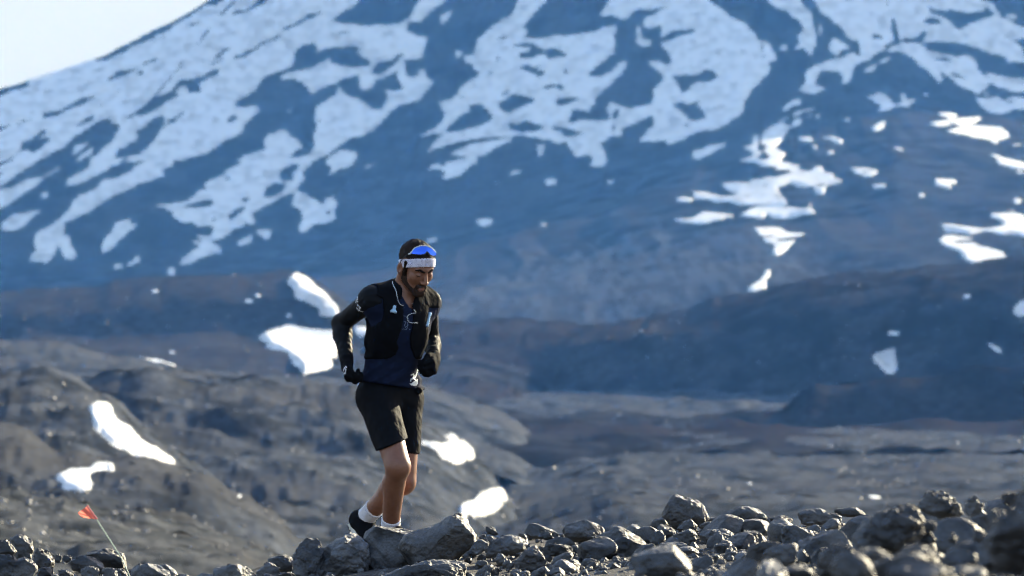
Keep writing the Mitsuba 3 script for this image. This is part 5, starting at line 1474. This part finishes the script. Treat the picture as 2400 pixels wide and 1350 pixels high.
def f_vest(p):
    d = vest_shell(p)
    for c, r in POCK_R + POCK_L:
        d = sm(d, egg(p, c, TORSO, r) + 0.004 * folds(p, 40, 4), 0.02)
    wgt = np.clip(((p - CHEST) @ fwd + 0.045) / 0.04, 0, 1)          # 1 on the chest, 0 on the back
    reg = np.maximum(np.minimum(FR_(p), FL_(p)) - 0.05 * (1 - wgt), W(0, 842)[2] - p[..., 2])
    d = smax(d, reg, 0.005)
    d = np.maximum(d, -(f_throat(p) - 0.014))
    for sh, el in ((SH_R, EL_R), (SH_L, EL_L)):                      # arm holes
        d = smax(d, -(cone(p, sh + 0.02 * (sh - CHEST) / np.linalg.norm(sh - CHEST), el, 0.062, 0.06)), 0.006)
    return d


vest = put('vest', relax(nets(f_vest, tlo, thi, 0.005), 1), 'mat_black', man, label='black running vest with stuffed front pockets')
fv = lambda p: np.minimum(f_vest(p), f_shirt(p))


def on_front(pts, f, lift):
    w = np.array([W(*q) for q in pts])
    y = on_surface(f, w[:, 0], w[:, 2])
    y = np.where(np.isnan(y), np.nanmean(y), y)
    return np.stack([w[:, 0], y - lift, w[:, 2]], 1)


def lathe_along(a, b, prof):
    ax = unit(b - a)
    L0 = np.linalg.norm(b - a)
    u = unit(np.cross(ax, V3(0, 1, 0.3)))
    w = np.cross(ax, u)
    th = np.linspace(0, 2 * np.pi, 15)[:-1]
    rows = [a + ax * L0 * s + r * (np.cos(th)[:, None] * u + np.sin(th)[:, None] * w) for s, r in prof]
    v = np.vstack(rows)
    n, m = len(rows), 14
    q = [[i * m + j, i * m + (j + 1) % m, (i + 1) * m + (j + 1) % m, (i + 1) * m + j] for i in range(n - 1) for j in range(m)]
    return v, np.array(q)


va, vb = on_front([(925, 736), (929, 718)], fv, 0.006)
put('bottle_valve', lathe_along(va, vb, [(0, 0.001), (0, 0.015), (0.18, 0.017), (0.3, 0.015), (0.42, 0.009), (0.5, 0.0075), (0.8, 0.0085), (0.95, 0.007), (1, 0.001)]), 'mat_valve', vest, label='pale blue bite valve on the chest')
va, vb = on_front([(1002, 766), (1009, 735)], fv, 0.008)
put('bottle_valve', lathe_along(va, vb, [(0, 0.001), (0, 0.008), (0.4, 0.008), (0.5, 0.006), (0.8, 0.007), (0.9, 0.010), (1, 0.009), (1, 0.001)]), 'mat_valve', vest)

# cord round the neck and looping over the chest
fall = lambda p: np.minimum(fv(p), f_headneck(p))
cord = on_front([(923, 662), (925, 672), (931, 684), (934, 699), (938, 712), (945, 718), (955, 719), (963, 717), (971, 713)], fall, 0.004)
put('cord', tube(cord, 0.0019), 'mat_cord', man, label='pale earphone cord looping over the chest')
loop1 = on_front([(968, 694), (959, 699), (954, 707), (957, 715), (965, 722), (973, 729), (977, 735), (968, 737), (959, 742), (957, 750), (962, 757), (971, 759), (981, 759)], fall, 0.006)
put('cord', tube(loop1, 0.0016), 'mat_cord', man)
loop2 = on_front([(971, 696), (966, 704), (963, 714), (962, 720)], fall, 0.005)
put('cord', tube(loop2, 0.0014), 'mat_cord', man)

# prints: chest emblem, sleeve letters, hem print
emblem = unary_union([ribbon(px2([(944, 741), (950, 741), (956, 744), (959, 750)]), 0.0024), ribbon(px2([(947, 753), (952, 755), (948, 762), (951, 768), (955, 762), (955, 755)]), 0.003), ribbon(px2([(942, 771), (953, 772), (957, 761)]), 0.0026), ribbon(px2([(944, 712), (951, 716), (960, 715), (968, 718)]), 0.0016), ribbon(px2([(959, 771), (961, 772)]), 0.004)])
put('print', drape(flat(emblem), f_shirt, 0.0008), 'mat_print_dim', man + '__shirt', smooth=False, label='faint pale emblem on the chest')
from shapely.geometry import Polygon
hem_print = unary_union([Polygon(px2([(957, 898), (962, 899), (968, 893), (977, 888), (978, 896), (975, 903), (968, 904), (961, 902)])), ribbon(px2([(961, 893), (962, 888), (968, 887), (972, 890)]), 0.005), ribbon(px2([(962, 879), (967, 876), (969, 880), (966, 886)]), 0.006), ribbon(px2([(970, 886), (973, 880), (976, 872), (977, 866)]), 0.006)])
put('print', drape(flat(hem_print), f_shirt, 0.0008), 'mat_print', man + '__shirt', smooth=False, label='pale blue print at the shirt hem')
fsl = f_sleeve(SH_R, EL_R, WR_R, 1)
sl = unary_union([outline_letter([[(836, 722), (841, 728), (845, 722), (838, 715)]], 0.0065, 0.0022), ribbon(px2([(833, 708), (839, 707)]), 0.0035), ribbon(px2([(834, 704), (838, 694), (838, 704)]), 0.0035), ribbon(px2([(836, 690), (843, 681)]), 0.006), ribbon(px2([(841, 728), (851, 731)]), 0.003), ribbon(px2([(843, 677), (849, 673)]), 0.005)])
put('print', drape(flat(sl), fsl, 0.0008), 'mat_white', man + '__sleeve', smooth=False, label='white letters round the upper sleeve')

# shorts
HEM_R = (W(887, 1056, -0.2), W(944, 1033, -0.2))
HEM_L = (W(940, 1060, 0), W(979, 1064, 0))


def f_short_leg(p, hip, knee, hem, sd):
    ax = unit(knee - hip)
    d = union(0.03, cone(p, hip, hip + 0.78 * (knee - hip), 0.090, 0.071), f_leg(p, hip, knee, knee + V3(0, 0.01, -0.1), 0.010) if False else cone(p, hip, knee, 0.09, 0.066))
    d = d + 0.011 * fb(p @ np.array([[16, 0, 0], [0, 16, 0], [0, 0, 6]]), 2, sd) + 0.0025 * folds(p, 30, sd + 3)
    slope = (hem[1][2] - hem[0][2]) / (hem[1][0] - hem[0][0])
    return smax(d, hem[0][2] + slope * (p[..., 0] - hem[0][0]) - p[..., 2], 0.004)


def f_shorts(p):
    top = union(0.05, cone(p, HIP_R, HIP_L, 0.098, 0.094), egg(p, PELV + V3(0, 0, 0.03), TORSO, (0.145, 0.109, 0.11))) + 0.008 * folds(p, 15, 21)
    d = union(0.03, top, f_short_leg(p, HIP_R, KNEE_R, HEM_R, 11), )
    d = np.minimum(d, sm(top, f_short_leg(p, HIP_L, KNEE_L, HEM_L, 12), 0.02))
    knot = egg(p, W(981, 915, -0.03), I3, (0.022, 0.02, 0.016)) + 0.006 * folds(p, 60, 9)
    d = sm(d, knot, 0.012)
    zt = W(0, 872)[2] + (p[..., 0] - HEM[0][0]) * (HEM[1][2] - HEM[0][2]) / (HEM[1][0] - HEM[0][0])
    return smax(d, p[..., 2] - zt, 0.006)


slo, shi_ = bounds([HIP_R, HIP_L, KNEE_R, KNEE_L, PELV], 0.17)
put('shorts', relax(nets(f_shorts, slo, shi_, 0.006), 2), 'mat_shorts', man)

# socks and shoes
for ank, knee, fa, top in ((ANK_R, KNEE_R, FA_R, 0.062), (ANK_L, KNEE_L, FA_L, 0.098)):
    ax = unit(knee - ank)
    hip = HIP_R if ank is ANK_R else HIP_L

    def f_sock(p, ank=ank, knee=knee, ax=ax, top=top, hip=hip, fa=fa):
        d = union(0.02, f_leg(p, hip, knee, ank, 0.005), f_foot(p, ank, *fa, d=-0.004)) + 0.002 * folds(p, 70, 3)
        return smax(d, (p - ank) @ ax - top, 0.003)
    lo, hi = bounds([ank, ank + ax * top, ank + 0.18 * fa[0]], 0.08)
    k = put('sock', relax(nets(f_sock, lo, hi, 0.004), 1), 'mat_sock', man)

    def f_stripe(p, fs=f_sock, ank=ank, ax=ax, top=top):
        return np.maximum(fs(p) - 0.0012, np.abs((p - ank) @ ax - top + 0.011) - 0.0018)
    put('stripe', relax(nets(f_stripe, lo, hi, 0.003), 0), 'mat_lilac', k)

    a, u, w = fa
    base = ank - 0.055 * u

    def f_shoe(p, ank=ank, a=a, u=u, w=w, base=base):
        d = f_foot(p, ank, a, u, w, 0.006)
        d = smax(d, (p - ank) @ u - 0.022 - 0.25 * np.maximum(-(p - ank) @ a, 0), 0.006)
        return smax(d, -(p - base) @ u - 0.024, 0.004)

    def f_sole(p, a=a, u=u, w=w, base=base):
        q = np.stack([(p - base) @ a, (p - base) @ w, (p - base) @ u], -1)
        half = 0.040 + 0.012 * np.clip((q[..., 0] - 0.02) / 0.09, -0.4, 1)
        fx = np.clip(q[..., 0], -0.042, 0.158)
        d2 = np.hypot(q[..., 0] - fx, q[..., 1] - np.where(q[..., 0] > 0.05, 0.006, 0)) - half
        rock = 0.25 * np.maximum(q[..., 0] - 0.1, 0) ** 2 / 0.1 + 0.12 * np.maximum(-0.02 - q[..., 0], 0)
        lug = 0.003 * np.sign(np.sin(q[..., 0] * 260)) * (q[..., 2] < -0.035)
        return smax(d2 * 0.9 + lug, np.abs(q[..., 2] + 0.030 - rock) - 0.0175, 0.006)
    lo, hi = bounds([ank, base - 0.09 * a, base + 0.2 * a], 0.09)
    ks = put('shoe', relax(nets(f_shoe, lo, hi, 0.004), 1), 'mat_black', man)
    put('sole', relax(nets(f_sole, lo, hi, 0.004), 1), 'mat_sole', ks, label='cream coloured sole')

# ---------------------------------------------------------------- the course marker flag
flag = 'marker_flag'
labels[flag] = {'label': 'small red course flag on a thin green pole, leaning among the stones at lower left', 'category': 'flag'}
YF = 21.3
fp = [at(206, 1185, YF), at(226, 1217, YF - 0.05), at(274, 1291, YF - 0.2), at(287, 1313, YF - 0.25), at(305, 1352, YF - 0.32), at(312, 1368, YF - 0.36)]
scene['mat_pole'] = rough(rgb(0.5, 0.56, 0.38), 0.45, 0.5)
scene['mat_flag'] = {'type': 'principledthin', 'base_color': rgb(0.92, 0.26, 0.19), 'roughness': 0.5, 'diff_trans': 1.2}
put('pole', tube(fp, 0.0024), 'mat_pole', flag)
A, B, Cc, D = (205, 1186), (227, 1217), (192, 1213), (182, 1202)
g = np.linspace(0, 1, 15)
uu, vv = np.meshgrid(g, g, indexing='ij')
PXY = ((1 - uu)[..., None] * (1 - vv)[..., None] * np.array(A) + (1 - uu)[..., None] * vv[..., None] * np.array(B) + uu[..., None] * vv[..., None] * np.array(Cc) + uu[..., None] * (1 - vv)[..., None] * np.array(D))
FW = at(PXY[..., 0], PXY[..., 1], YF - 0.03 + 0.006 * np.sin(uu * 7 + vv * 2) - 0.02 * uu)
i, j = np.meshgrid(np.arange(14), np.arange(14), indexing='ij')
fq = np.stack([i * 15 + j, (i + 1) * 15 + j, (i + 1) * 15 + j + 1, i * 15 + j + 1], -1).reshape(-1, 4)
put('cloth', (FW.reshape(-1, 3), fq), 'mat_flag', flag)
scene['mat_flag_hem'] = rough(rgb(0.8, 0.22, 0.18), 0.5)
put('hem', tube([at(204, 1185, YF - 0.035), at(215, 1201, YF - 0.045), at(227, 1217, YF - 0.055)], 0.0055), 'mat_flag_hem', flag)
